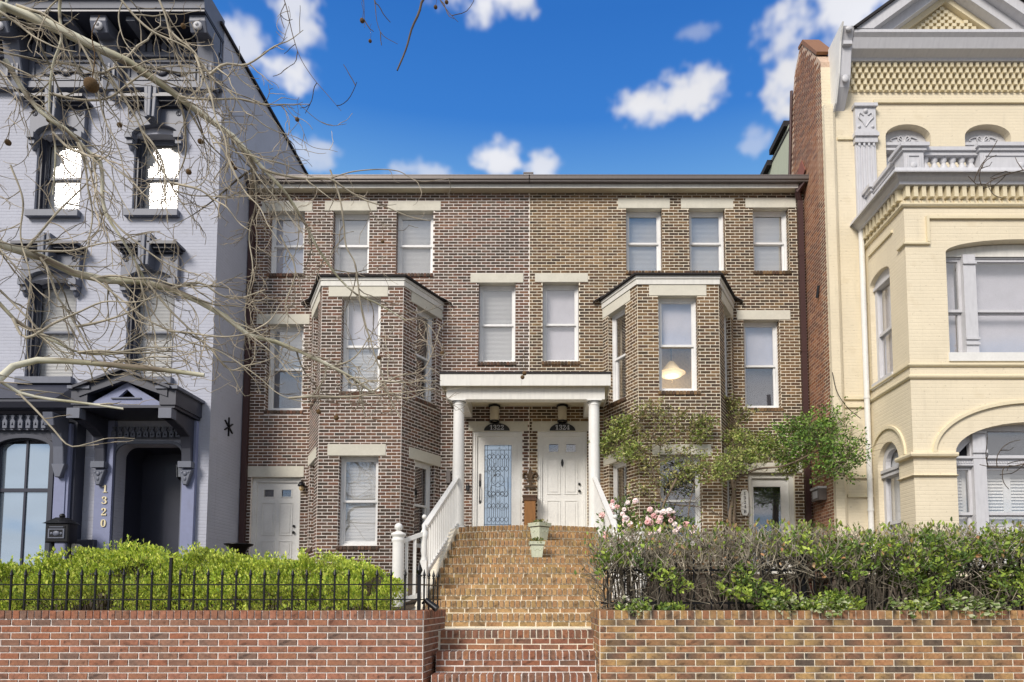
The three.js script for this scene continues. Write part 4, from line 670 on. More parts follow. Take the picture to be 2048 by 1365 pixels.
  obj('bay_cornice', [sweep([[-12.6, bz], [bx1 + .02, bz], [bx1 + .02, Z + .01]], [[0, by + .021], [.12, by + .021], [.16, by + .07], [.3, by + .1], [.36, by + .2], [.36, by + .24], [0, by + .26]].map((p) => p))], M.blueDark, B);
  obj('bay_roof', ext(poly([[-Z - .004, by + .75], [-bz - .36, by + .262], [-Z - .004, by + .262]]), 0, 12.6 + bx1 - .2).rotateY(Math.PI / 2).translate(-12.6, 0, 0), M.blueDark, B);
  // the numbers down the pilaster
  ['1', '3', '2', '0'].forEach((c, i) => obj('house_number', words(c, .145, .02).translate(-8.686, lerp(3.8, 3.12, i / 3), Z + .1), M.brass, B));
  obj('anchor_plate', [0, 1, 2].map((k) => bx(-.012, -.2, 0, .012, .2, .03).rotateZ(k * Math.PI / 3)).map((g) => g.rotateY(Math.PI / 2).translate(XR, 5.253, .72)), M.iron, B);
  const L = thing('hanging_lantern', 'glazed hanging lantern in the dark doorway of the blue house', 'lantern', null, [dx1 - .16, 3.996, Z - .3]);
  obj('cage', [0, 1, 2, 3, 4, 5].map((k) => rod([Math.cos(k * 1.047) * .1, .1, Math.sin(k * 1.047) * .1], [Math.cos(k * 1.047) * .12, .36, Math.sin(k * 1.047) * .12], .008)).concat([lathe([[0, 0], [.03, .02], [.1, .1]], 0, 0, 0, 6), lathe([[.13, .36], [.06, .44], [0, .46]], 0, 0, 0, 6), rod([0, .45, 0], [0, .85, 0], .008)]), M.iron, L);
  obj('glass', lathe([[.1, .1], [.12, .36]], 0, 0, 0, 6), new THREE.MeshPhysicalMaterial({ color: 0xdfe6ee, transmission: .7, roughness: .3, thickness: 0, side: THREE.DoubleSide }), L);
  const mb = thing('letter_box', 'black cast iron letter box on posts beside the bay window of the blue house', 'letter box', null, [-9.134, 2.688, 2.1]);
  obj('body', [ext(poly(rect(-.22, 0, .22, .36)), -.13, .13, .02), bx(-.12, .1, .13, .12, .24, .14), bx(-.16, .28, .13, .16, .31, .14)], M.iron, mb);
  obj('lid', [new THREE.CylinderGeometry(.12, .36, .12, 4).rotateY(Math.PI / 4).scale(1, 1, .62).translate(0, .42, 0), sph(0, .51, 0, .05)], M.iron, mb);
  obj('relief', [ext(poly(rect(-.15, .08, .15, .26), [rect(-.125, .1, .125, .24).reverse()]), .13, .146), sph(0, .17, .14, .05, 1.3, 1, .4), sph(-.09, .17, .14, .025, 1, 1, .4), sph(.09, .17, .14, .025, 1, 1, .4), bx(-.13, .285, .14, .13, .3, .147)], M.blueTrim, mb);
  for (const x of [-.16, .16]) obj('post', rod([x, 0, 0], [x, -1.3, 0], .035, .035, 12), M.iron, mb);
  const ub = thing('meter_box', 'blue painted utility box with round white meter by the doorway of the blue house', 'meter box', null, [-9, 2.514, Z + .003]);
  obj('box', ext(poly(rect(-.2, -.3, .2, .28)), 0, .2, .015), M.blueDark, ub); obj('meter', place(new THREE.CylinderGeometry(.11, .11, .1, 20).rotateX(Math.PI / 2), panel(-.1, .08, .24)), M.whiteOld, ub);
}


// ---------------------------------------------------------------- the yellow house on the right
{
  const Y = thing('yellow_house', 'cream yellow painted house with pediment, balustraded box bay and red brick side', 'house');
  const Z = 1.15, X0 = 5.8, X1 = 13.4, Y0 = 1.8, BZ = 2.72, BX = 6.6, CX = 8.8, TOPB = 9.243;
  // main wall
  const aw = [[7.12, 8.07], [8.79, 9.76], [10.45, 11.4]], awTop = 11.63, awSp = 11.36;
  obj('wall', ext(poly(rect(X0, Y0, X1, 12.9), aw.map(([a, b]) => [[a, 9.6], [b, 9.6], ...arc((a + b) / 2, awSp, (b - a) / 2, awTop - awSp, 0, Math.PI, 14)].reverse())), Z - .3, Z), M.yellow, Y);
  for (const [a, b] of aw) {
    const w = sub('arched_window', Y), m = (a + b) / 2;
    obj('frame', [ext(poly([[a, 9.6], [b, 9.6], ...arc(m, awSp, (b - a) / 2, awTop - awSp, 0, Math.PI, 14)], [rect(a + .08, 9.65, b - .08, 11.12).reverse()]), Z - .28, Z - .18), bx(a + .01, 11.12, Z - .18, b - .01, 11.17, Z - .09), bx(a + .01, 11.24, Z - .18, b - .01, 11.3, Z - .1)], M.greyTrim, w);
    obj('carving', [-1, 1].flatMap((s) => [.13, .3].map((q, i) => tube([[m, 11.34, Z - .17], [m + s * q * .5, 11.47 - i * .02, Z - .16], [m + s * q, 11.41 - i * .03, Z - .16], [m + s * q * .8, 11.36, Z - .165]], .014, 5, 16))), M.greyTrim, w);
    obj('pane', bx(a + .08, 9.65, Z - .22, b - .08, 11.12, Z - .216), M.glass, w); obj('shade', bx(a + .06, 9.62, Z - .32, b - .06, 11.14, Z - .31), M.shade, w);
  }
  obj('string_course', [bx(6.88, 12.077, Z, X1, 12.144, Z + .05)], M.yellowTrim, Y);
  obj('corner_strip', ext(poly([[X0 + .002, -Z], [X0 + .002, -(Z + .1)], [X0 + .18, -(Z + .1)], [X0 + .24, -(Z + .06)], [X0 + .26, -Z]]), Y0, 12.0).rotateX(-Math.PI / 2), M.yellow, Y);
  for (const y of [5.735, 5.569, 4.109, 3.722]) obj('strip_band', bx(X0 + .27, y - .03, Z, BX - .01, y + .03, Z + .045), M.yellowTrim, Y);
  obj('strip_band', bx(X0 + .3, 11.27, Z, 6.44, 11.32, Z + .04), M.yellowTrim, Y);
  // fluted pilaster
  { const p = sub('pilaster', Y), a = 6.45, b = 6.88;
    obj('shaft', [bx(a, 9.3, Z, b, 11.16, Z + .06), ...[0, 1, 2, 3].map((i) => bx(a + .035 + i * .1, 9.4, Z + .06, a + .085 + i * .1, 11.08, Z + .085))], M.greyTrim, p);
    obj('neck', [bx(a - .02, 11.161, Z, b + .02, 11.28, Z + .11), ...[0, 1, 2, 3].map((i) => bx(a + .05 + i * .1, 11.09, Z + .085, a + .09 + i * .1, 11.16, Z + .1))], M.greyTrim, p); obj('band', [bx(a - .04, 11.281, Z, b + .04, 11.36, Z + .15), bx(a - .02, 11.361, Z, b + .02, 11.41, Z + .12)], M.greyTrim, p);
    obj('capital', [bx(a, 11.411, Z, b, 11.93, Z + .1), bx(a - .03, 11.931, Z, b + .03, 12.0, Z + .15)], M.greyTrim, p);
    obj('capital_carving', [-1, 1].flatMap((s) => [tube([[6.665, 11.5, Z + .1], [6.665 + s * .08, 11.62, Z + .11], [6.665 + s * .15, 11.7, Z + .115], [6.665 + s * .12, 11.8, Z + .11], [6.665 + s * .05, 11.75, Z + .11]], .016, 5, 20), sph(6.665 + s * .14, 11.5, Z + .1, .035)]).concat([sph(6.665, 11.84, Z + .1, .05)]), M.greyTrim, p); }
  // corbel table, crown, pediment
  const k0 = 12.339, k1 = 12.847;
  const rowsC = 5, hC = (k1 - k0) / rowsC, blocks = [];
  for (let r = 0; r < rowsC; r++) for (let x = 6.32 + (r % 2) * .066; x < X1; x += .132) blocks.push(bx(x, k0 + r * hC, Z + r * .03, x + .066, k0 + (r + 1) * hC - .004, Z + .07 + r * .035));
  stuff(obj('corbel_table', blocks, M.yellowTrim, Y));
  obj('corbel_backing', [0, 1, 2, 3, 4].map((r) => bx(6.3, k0 + r * hC + .001, Z, X1, k0 + (r + 1) * hC, Z + .015 + r * .033)), M.yellowTrim, Y);
  obj('crown', ext(poly([[Z, k1 + .002], [Z + .24, k1 + .002], [Z + .26, k1 + .05], [Z + .42, k1 + .12], [Z + .5, k1 + .3], [Z + .56, k1 + .36], [Z + .56, k1 + .42], [Z, k1 + .44]].map(([z, y]) => [-z, y])), 0, X1 - 6.28).rotateY(Math.PI / 2).translate(6.28, 0, 0), M.greyTrim, Y);
  const pb = k1 + .441, pa = 14.86, px = 8.42, pl = 6.32;
  const rk = (d0, d1, z0, z1, m, name) => { for (const s of [-1, 1]) { const sl = (pa - pb) / (px - pl), L = px - pl; obj(name, ext(poly([[px, pa - d0], [px + s * (L - d0 / sl), pb], [px + s * (L - d1 / sl), pb], [px, pa - d1]]), z0, z1), m, Y); } };
  rk(-.06, .001, Z - .3, Z + .62, M.blackRoof, 'pediment_roof'); rk(0, .26, Z - .2, Z + .56, M.greyTrim, 'raking_cornice'); rk(.26, .48, Z - .2, Z + .36, M.greyTrim, 'raking_moulding'); rk(.481, .62, Z - .2, Z + .16, M.yellowTrim, 'raking_band');
  obj('tympanum', ext(poly([[pl + .3, pb], [px * 2 - pl - .3, pb], [px, pa - .3]]), Z - .2, Z + .05), M.yellowTrim, Y);
  { const sl = (pa - pb) / (px - pl); for (let r = 0; r < 18; r++) for (let i = 0; i < 26; i++) { const y = pb + .01 + r * .072, x = px - 2 + i * .165 + (r % 2) * .0825; if (y + .072 > pa - .62 - Math.abs(x + .045 - px) * sl - .03) continue; obj('tympanum_brick', bx(x, y, Z + .051, x + .09, y + .066, Z + .11), M.yellowTrim, Y); } }
  { const c = obj('end_bracket', [ext(poly([[Z, k0 - .42], [Z + .28, k0 - .1], [Z + .36, k0 + .1], [Z + .46, k1 + .2], [Z + .6, k1 + .46], [Z, k1 + .46]].map(([z, y]) => [-z, y])), 0, .24, .015).rotateY(Math.PI / 2).translate(6.03, 0, 0)], M.greyTrim, Y);
    obj('side_plate', ext(poly([[Z - .05, k0 - .62], [Z + .2, k0 - .4], [Z + .4, k0 + .1], [Z + .52, k1 + .2], [Z + .66, k1 + .5], [Z - .05, k1 + .48]].map(([z, y]) => [-z, y])), 0, .035).rotateY(Math.PI / 2).translate(5.99, 0, 0), M.white, c);
    for (const g of [sph(6.15, k1 + .4, Z + .6, .07, 1, .8, .5), sph(6.15, k0 + .02, Z + .36, .07, 1, 1.2, .5), bx(6.06, k1 + .13, Z + .44, 6.24, k1 + .2, Z + .53)]) obj('carving', g, M.greyTrim, c); }
  // roof and rear
  obj('roof', [bx(X0 + .01, 12.9, -9, X1, 12.96, Z - .31)], M.blackRoof, Y); obj('rear_wall', [bx(X0 + .3, Y0, -9, X1, 12.89, -8.8), bx(X1 - .2, Y0, -8.79, X1, 12.89, Z - .31)], M.yellow, Y);
  // the red brick side
  { const prof = [[-.78, 1.9], [Z - .002, 1.9], [Z - .002, 13.02], [.95, 13.3], [.22, 14.22], [.0, 14.26], [-.32, 13.95], [-.55, 13.3], [-.7, 11.9]];
    const w = obj('side_wall', ext(poly(prof.map(([z, y]) => [z, y])), 0, .28).rotateY(-Math.PI / 2).translate(X0 + .281, 0, 0), mat(0xcdb39c, { map: rep(T.grain, 2) }), Y), list = [];
    courses(list, panel(X0, 1.9, -.78, -Math.PI / 2), Z + .78, 12.3, { pal: 'party', seed: 31, proud: .0015, joint: .0125 });
    const inside = (z, y) => { let c = false; for (let i = 0, j = prof.length - 1; i < prof.length; j = i++) { const [a, b] = prof[i], [d, e] = prof[j]; if ((b > y) !== (e > y) && z < (d - a) * (y - b) / (e - b) + a) c = !c; } return c; };
    const keep = list.filter((b) => { const z = -.78 + b.u, y = 1.9 + b.v; return (z + b.L > .02 || y > 10.75) && inside(z + .01, y + .06) && inside(z + b.L - .01, y + .06); });
    for (const b of keep) b.prio = b.u + b.L > 1.0 ? 1 + (b.v < 9 ? 1 : 0) : 0;
    buildBricks(keep, w, 300);
    obj('parapet_cap', ext(poly([[.98, 13.32], [1.02, 13.36], [.24, 14.3], [-.02, 14.34], [-.02, 14.27], [.2, 14.23]]), -.02, .36).rotateY(-Math.PI / 2).translate(X0 + .34, 0, 0), mat(0x8a5f3c, { roughness: .6, map: rep(T.streak, 1) }), Y);
    obj('rear_side_wall', bx(X0 + .02, 9, -8.8, X0 + .28, 13.05, -.785), mat(0xb9bfa8, { map: rep(T.streak, .5), roughness: .9 }), Y);
    obj('rear_gutter', [bx(X0 - .08, 13.06, -2.0, X0 + .12, 13.2, -.9)], M.blackRoof, Y); obj('rear_gutter', [bx(X0 - .1, 12.86, -3.2, X0 + .1, 13.0, -2.1)], M.blackRoof, Y);
    obj('drain_pipe', [rod([X0 - .04, 11.6, -.72], [X0 - .04, 13.6, -.45], .035, .035, 8)], M.brown, Y);
    obj('flashing', [bar([X0 - .03, 11.15, .1], [X0 - .03, 11.5, -.1], .02, .3)], mat(0x8a5546, { roughness: .8 }), Y); obj('hook', [bar([X0 - .02, 8.3, .75], [X0 - .05, 8.05, .72], .03, .05)], M.iron, Y);
  }
  // box bay: front with two great windows, left side with two narrow ones
  const up = { a: 7.34, b: 2 * CX - 7.34, s: 8.02, t: 8.27, y: 6.1 }, lo = { a: 7.37, b: 2 * CX - 7.37, s: 4.28, t: 4.84, y: 2.3 };
  const op = (o, e = 0) => [[o.a + e, o.y + e], [o.b - e, o.y + e], ...arc((o.a + o.b) / 2, o.s, (o.b - o.a) / 2 - e, o.t - o.s - e, 0, Math.PI, 24)];
  obj('bay_wall', ext(poly(rect(BX + .25, Y0, 2 * CX - BX, TOPB), [op(up).reverse(), op(lo).reverse()]), BZ - .25, BZ), M.yellow, Y);
  const su = { a: 1.30, b: 2.12, s: 7.98, t: 8.16, y: 5.97 }, sl = { a: 1.38, b: 2.2, s: 4.25, t: 4.68, y: 2.2 };
  obj('bay_side_wall', ext(poly(rect(Z + .002, Y0, BZ - .0, TOPB), [op(su).reverse(), op(sl).reverse()]), 0, .249).rotateY(-Math.PI / 2).translate(BX + .249, 0, 0), M.yellow, Y);
  for (const [o, kind] of [[up, 0], [lo, 1]]) {
    const w = sub('bay_window', Y), rec = BZ - .16, m1 = [o.a + .4, o.a + .63], m2 = [o.b - .63, o.b - .4];
    const head = kind ? 4.22 : o.s - .02;
    obj('frame', [ext(poly(op(o, .0), [rect(o.a + .05, o.y + .06, o.b - .05, kind ? 4.05 : head).reverse(), ...(kind ? [[[o.a + .12, 4.26], [o.a + .38, 4.26], [o.a + .38, 4.52]].reverse(), rect(m1[1] + .06, 4.27, m2[0] - .06, 4.72).reverse(), [[o.b - .12, 4.26], [o.b - .38, 4.52], [o.b - .38, 4.26]].reverse()] : [])]), rec - .14, rec - .05)], M.greyTrim, w);
    obj('sill', bx(o.a - .03, o.y - (kind ? .1 : .14), rec - .15, o.b + .03, o.y + .02, BZ + .03), M.white, w);
    for (const [a, b] of [m1, m2]) obj('mullion', [bx(a, o.y, rec - .13, b, kind ? 4.74 : 8.05, rec + .02), ...(kind ? [bx(a - .02, 4.3, rec + .02, b + .02, 4.36, rec + .05), bx(a - .02, 4.66, rec + .02, b + .02, 4.7, rec + .05)] : [bx(a - .01, 6.32, rec + .02, b + .01, 6.36, rec + .05), bx(a - .01, 6.42, rec + .02, b + .01, 6.46, rec + .05), bx(a - .01, 7.86, rec + .02, b + .01, 7.9, rec + .05)])], M.greyTrim, w);
    if (kind) obj('transom', [bx(o.a + .02, 4.05, rec - .13, o.b - .02, 4.25, rec - .03), bx(o.a + .02, 4.2, rec - .03, o.b - .02, 4.24, rec + .03), bx(o.a + .02, 4.07, rec - .03, o.b - .02, 4.1, rec + .015), ...Array.from({ length: 60 }, (_, i) => bx(o.a + .05 + i * .047, 4.12, rec - .03, o.a + .075 + i * .047, 4.15, rec - .005))], M.greyTrim, w);
    const mid = kind ? 3.19 : 7.0, top = kind ? 4.05 : head;
    for (const [a, b] of [[o.a + .05, m1[0]], [m1[1], m2[0]], [m2[1], o.b - .05]]) {
      obj('upper_sash', place(ring(b - a, top - mid + .02, .05, rec - .12, rec - .07, .05), panel(a, mid - .02, 0)), M.greyTrim, w); obj('lower_sash', place(ring(b - a, mid - o.y - .05, .055, rec - .17, rec - .125), panel(a, o.y + .06, 0)), M.greyTrim, w);
      obj('pane', bx(a + .05, mid + .03, rec - .1, b - .05, top - .05, rec - .096), M.glass, w); obj('pane', bx(a + .05, o.y + .11, rec - .15, b - .05, mid - .04, rec - .146), M.glass, w);
      if (kind) { const n = b - a > .8 ? 3 : 1, pw = (b - a) / n; for (let i = 0; i < n; i++) { obj('shutter', place([slats(pw - .14, o.y + .15, top - .08, rec - .27, .06, .5), bx(-.07, o.y + .1, rec - .29, 0, top - .03, rec - .25), bx(pw - .14, o.y + .1, rec - .29, pw - .07, top - .03, rec - .25)], panel(a + i * pw + .07, 0, 0)), M.white, w); } obj('shutter_back', bx(a, o.y, rec - .33, b, top, rec - .32), M.blindBack, w); }
      else obj('shade', bx(a, o.y, rec - .3, b, top, rec - .29), M.shade, w);
    }
    if (kind) { obj('transom_pane', bx(m1[1], 4.25, rec - .1, m2[0], 4.74, rec - .096), M.glass, w); obj('transom_back', bx(o.a, 4.25, rec - .2, o.b, 4.86, rec - .19), M.dark, w); }
    else obj('arch_board', ext(poly([[o.a + .01, 8.03], [o.b - .01, 8.03], ...arc(CX, o.s, (o.b - o.a) / 2 - .01, o.t - o.s - .01, 0.02, Math.PI - .02, 20)]), rec - .05, rec - .02), M.whiteOld, w);
  }
  const sideF = panel(BX, 0, 0, -Math.PI / 2);                        // u = +z
  for (const [o, kind] of [[su, 0], [sl, 1]]) {
    const w = sub('side_window', Y), P = (g) => place(g, sideF);
    obj('frame', P([ext(poly(op(o, .0), [rect(o.a + .09, o.y + .1, o.b - .09, kind ? 4.02 : 7.9).reverse(), ...(kind ? [[[o.a + .12, 4.2], [o.b - .12, 4.2], ...arc((o.a + o.b) / 2, 4.28, (o.b - o.a) / 2 - .12, .26, 0, Math.PI, 12)].reverse()] : [])]), -.2, -.1), bx(o.a, o.y - .12, -.2, o.b, o.y, .03), ...(kind ? [bx(o.a + .02, 4.03, -.1, o.b - .02, 4.08, -.05), bx(o.a + .02, 4.12, -.1, o.b - .02, 4.18, -.04)] : [bx(o.a + .02, 7.9, -.1, o.b - .02, 7.96, -.06)])]), M.greyTrim, w);
    const mid = kind ? 3.12 : 6.95, top = kind ? 4.02 : 7.9;
    obj('meeting_rail', P(bx(o.a + .09, mid - .03, -.2, o.b - .09, mid + .03, -.12)), M.greyTrim, w); obj('pane', P(bx(o.a + .09, mid + .03, -.16, o.b - .09, top, -.156)), M.glass, w); obj('pane', P(bx(o.a + .09, o.y + .1, -.18, o.b - .09, mid - .03, -.176)), M.glass, w);
    obj('curtain', P(bx(o.a + .05, o.y, -.245, o.b - .05, top + (kind ? .5 : .02), -.24)), kind ? M.blindBack : M.shade, w);
  }
  const bp = [[BX, Z + .003], [BX, BZ], [2 * CX - BX, BZ], [2 * CX - BX, Z + .003]];
  const mould = (name, y0, y1, out, m = M.yellowTrim) => obj(name, sweep(bp, [[-.05, y0], [out * .6, y0], [out, y0 + (y1 - y0) * .35], [out, y1 - (y1 - y0) * .3], [out * .4, y1], [-.05, y1]]), m, Y);
  mould('string_course', 5.859, 5.924, .05); mould('string_course', 5.636, 5.711, .05); mould('frieze_moulding', 8.88, 8.957, .06);
  // belts that stop at the windows
  const seg = (name, y0, y1, out) => { obj(name, [sweep([[BX, 2.22], [BX, BZ], [7.37, BZ]], [[-.03, y0], [out, y0 + .02], [out * 1.15, (y0 + y1) / 2], [out, y1 - .02], [-.03, y1]])], M.yellowTrim, Y); };
  seg('torus_belt', 4.18, 4.289, .08); seg('lower_belt', 3.831, 3.885, .05);
  obj('arch_moulding', ext(poly([...arc(CX, 4.28, 1.86, .96, 0, Math.PI, 40), ...arc(CX, 4.28, 1.8, .9, Math.PI, 0, 40)]), BZ - .02, BZ + .05), M.yellowTrim, Y);
  obj('arch_moulding', place(ext(poly([...arc(1.79, 4.3, .7, .68, 0, Math.PI, 24), ...arc(1.79, 4.3, .65, .63, Math.PI, 0, 24)]), -.02, .04), sideF), M.yellowTrim, Y);
  { const y0 = 8.138, y1 = 8.644, a = 7.041; obj('panel_moulding', [sweep([[BX, 2.5], [BX, BZ], [a, BZ]], [[-.02, y0], [.05, y0 + .02], [.05, y0 + .05], [-.02, y0 + .06]]), bx(a - .05, y0 + .06, BZ, a, y1 + .05, BZ + .05), bx(a + .001, y1, BZ, 2 * CX - a, y1 + .05, BZ + .05), bx(2 * CX - a, y0 + .06, BZ, 2 * CX - a + .05, y1 + .05, BZ + .05)], M.yellowTrim, Y); obj('panel_moulding', place(bx(1.35, y1 - .02, 0, 2.3, y1 + .03, .04), sideF), M.yellowTrim, Y); }
  const d0 = 9.033, d1 = TOPB;
  for (let x = BX + .0; x < 2 * CX - BX; x += .149) obj('dentil', bx(x, d0, BZ, x + .075, d1, BZ + .1), M.yellowTrim, Y);
  for (let z = Z + .12; z < BZ - .02; z += .149) obj('dentil', bx(BX - .1, d0, z, BX, d1, z + .075), M.yellowTrim, Y);
  stuff(obj('frieze_blocks', [...Array.from({ length: 28 }, (_, i) => bx(BX + .03 + i * .149, d0 - .09, BZ, BX + .1 + i * .149, d0 - .03, BZ + .035)), ...Array.from({ length: 10 }, (_, i) => bx(BX - .035, d0 - .09, Z + .14 + i * .149, BX, d0 - .03, Z + .21 + i * .149))], M.yellowTrim, Y));
  const ct = 9.41;
  obj('balcony_cornice', sweep(bp, [[-.1, d1 + .002], [.13, d1 + .002], [.14, d1 + .05], [.2, d1 + .1], [.26, d1 + .24], [.3, ct - .03], [.3, ct], [-.1, ct + .01]]), M.greyTrim, Y);
  obj('balcony_floor', bx(BX - .05, ct - .05, Z + .01, 2 * CX - BX + .05, ct + .005, BZ + .05), M.gutterGrey, Y);
  // balustrade
  const bt = ct + .66, pf = BZ + .03;
  const ped = (x0, x1, z0, z1) => { const o = obj('balustrade_pier', [bx(x0, ct + .006, z0, x1, bt - .12, z1)], M.greyTrim, Y); obj('pier_cap', [bx(x0 - .04, bt - .12, z0 - .04, x1 + .04, bt - .06, z1 + .04), bx(x0 - .08, bt - .059, z0 - .08, x1 + .08, bt + .01, z1 + .08)], M.greyTrim, o); obj('pier_panel', ext(poly(rect(x0 + .06, ct + .1, x1 - .06, bt - .19), [rect(x0 + .09, ct + .13, x1 - .09, bt - .22).reverse()]), z1, z1 + .02), M.greyTrim, o); obj('flower', sph((x0 + x1) / 2, ct + .27, z1, .06, 1, 1, .35), M.greyTrim, o); };
  ped(BX + .02, BX + .39, pf - .33, pf); ped(8.04, 9.56, pf - .33, pf); ped(BX + .02, BX + .33, Z + .05, Z + .32);
  const bal = (x, z) => { const h = bt - .16 - ct - .06; obj('baluster', lathe([[.065, 0], [.065, .04], [.045, .06], [.075, .13], [.085, .19], [.07, .26], [.045, .31], [.04, .34], [.062, .37], [.065, h]].map(([r, y]) => [r, Math.min(y, h)]), x, ct + .06, z, 12), M.greyTrim, Y); };
  obj('base_rail', [bx(BX + .39, ct + .006, pf - .26, 8.04, ct + .06, pf - .06)], M.greyTrim, Y); obj('base_rail', bx(BX + .06, ct + .006, Z + .32, BX + .28, ct + .06, pf - .33), M.greyTrim, Y);
  obj('top_rail', [bx(BX + .39, bt - .16, pf - .27, 8.04, bt - .09, pf - .05), bx(BX + .39, bt - .089, pf - .31, 8.04, bt - .02, pf - .01)], M.greyTrim, Y); obj('top_rail', [bx(BX + .05, bt - .16, Z + .32, BX + .3, bt - .09, pf - .33), bx(BX + .01, bt - .089, Z + .32, BX + .34, bt - .02, pf - .33)], M.greyTrim, Y);
  for (let i = 0; i < 6; i++) bal(7.1 + i * .172, pf - .16); for (let i = 0; i < 5; i++) bal(BX + .17, Z + .42 + i * .17);
  const D = thing('downspout', 'white downspout in the corner beside the yellow box bay', 'downspout', null, [0, 0, 0]);
  obj('pipe', [rod([6.49, 1.9, Z + .1], [6.49, TOPB - .05, Z + .1], .055, .055, 14)], M.white, D); obj('elbow', [rod([6.49, TOPB - .06, Z + .1], [6.6, TOPB + .08, Z + .12], .055)], M.white, D); for (const y of [3.4, 5.7]) obj('strap', lathe([[.065, 0], [.065, .05]], 6.49, y, Z + .1), M.white, D);
  const C = thing('loose_cable', 'thin dark cable sagging across the yellow wall', 'cable', null); obj('strand', tube([[5.782,6.233,1.3], [5.862,5.813,1.32], [6.045,5.499,1.34], [6.328,5.274,1.3]], .008, 5, 30), M.iron, C);
}


// ---------------------------------------------------------------- plants
const leafGeo = (() => { const g = new THREE.BufferGeometry(), p = [[0, 0, 0], [.24, .36, .07], [0, .42, 0], [-.24, .36, .07], [.17, .74, .03], [0, .8, -.03], [-.17, .74, .03], [0, 1, -.1]], f = [[0, 1, 2], [0, 2, 3], [1, 4, 5], [1, 5, 2], [2, 5, 6], [2, 6, 3], [4, 7, 5], [5, 7, 6]]; g.setAttribute('position', new THREE.BufferAttribute(new Float32Array(f.flat().flatMap((i) => p[i])), 3)); g.computeVertexNormals(); return g; })();
const leafSmall = (() => { const g = new THREE.BufferGeometry(), p = [[0, 0, 0], [.26, .5, .08], [0, .52, 0], [-.26, .5, .08], [0, 1, -.06]], f = [[0, 1, 2], [0, 2, 3], [1, 4, 2], [2, 4, 3]]; g.setAttribute('position', new THREE.BufferAttribute(new Float32Array(f.flat().flatMap((i) => p[i])), 3)); g.computeVertexNormals(); return g; })();
function leaves(parent, list, geo = leafSmall, name = 'foliage') {   // list of [pos, direction, size, colour]
  const im = new THREE.InstancedMesh(geo, M.leaf, list.length), q = new THREE.Quaternion(), q2 = new THREE.Quaternion(), m = new THREE.Matrix4(), c = new THREE.Color(), r = rng(list.length + 7);
  list.forEach(([p, d, s, col], i) => { q.setFromUnitVectors(V(0, 1, 0), d.clone().normalize()); q2.setFromAxisAngle(V(0, 1, 0), r() * 6.283); m.compose(p, q.multiply(q2), V(s * 1.1, s, s)); im.setMatrixAt(i, m); im.setColorAt(i, c.setRGB(...col)); });
  im.name = name; im.castShadow = im.receiveShadow = true; im.userData.kind = 'stuff'; parent.add(im); return im;
}
const vary = (r, cols, k = .25) => { const c = cols[Math.floor(r() * cols.length)], f = 1 - k + r() * 2 * k; return c.map((v) => v * f); };
// bent tapering tubes gathered into one geometry with vertex colours
class Wood {
  constructor() { this.P = []; this.C = []; this.N = []; }
  add(pts, r0, r1, colour, sides = 5) {
    const c = new THREE.CatmullRomCurve3(pts.map((p) => (p.isVector3 ? p : V(...p)))), len = c.getLength(), n = Math.max(2, Math.min(60, Math.round(len / Math.max(.05, r0 * 5)))), rings = [];
    const fr = c.computeFrenetFrames(n, false);
    for (let i = 0; i <= n; i++) { const t = i / n, o = c.getPointAt(t), r = lerp(r0, r1, t) * (1 + .12 * nz(o.x * 9, o.y * 9, o.z * 9)); const ring = []; for (let j = 0; j < sides; j++) { const a = j / sides * 6.2832; ring.push([o.clone().addScaledVector(fr.normals[i], Math.cos(a) * r).addScaledVector(fr.binormals[i], Math.sin(a) * r), fr.normals[i].clone().multiplyScalar(Math.cos(a)).addScaledVector(fr.binormals[i], Math.sin(a))]); } rings.push(ring); }
    const put = (v) => { this.P.push(v[0].x, v[0].y, v[0].z); this.N.push(v[1].x, v[1].y, v[1].z); const k = colour(v[0], r0); this.C.push(k[0], k[1], k[2]); };
    for (let i = 0; i < n; i++) for (let j = 0; j < sides; j++) { const k = (j + 1) % sides, A = rings[i][j], B = rings[i][k], D = rings[i + 1][j], E = rings[i + 1][k]; for (const v of [A, B, E, A, E, D]) put(v); }
    return c;
  }
  geo() { const g = new THREE.BufferGeometry(); for (const [k, a] of [['position', this.P], ['normal', this.N], ['color', this.C]]) g.setAttribute(k, new THREE.BufferAttribute(new Float32Array(a), 3)); return g; }
}
// pots first
{
  const r = rng(5), green = [[.10, .14, .03], [.16, .2, .05], [.3, .26, .08]];
  for (const [x, y, z, s, t, l] of [[-0.136, STAIR.y(7), 3.2, 1.12, .78, 'pale green square pot set cornerwise on the upper step'], [-0.171, STAIR.y(5), 3.98, .95, .12, 'pale green square pot with swags on the step below the other pot']]) {
    const P = pot(x, y, z, s, t, l), L = []; for (let i = 0; i < 160; i++) { const a = r() * 6.28, q = r() * .14 * s; L.push([V(Math.cos(a) * q, .22 * s + r() * .09, Math.sin(a) * q), V(r() - .5, .7, r() - .5), .03 + r() * .025, vary(r, green)]); } leaves(P, L);
  }
}
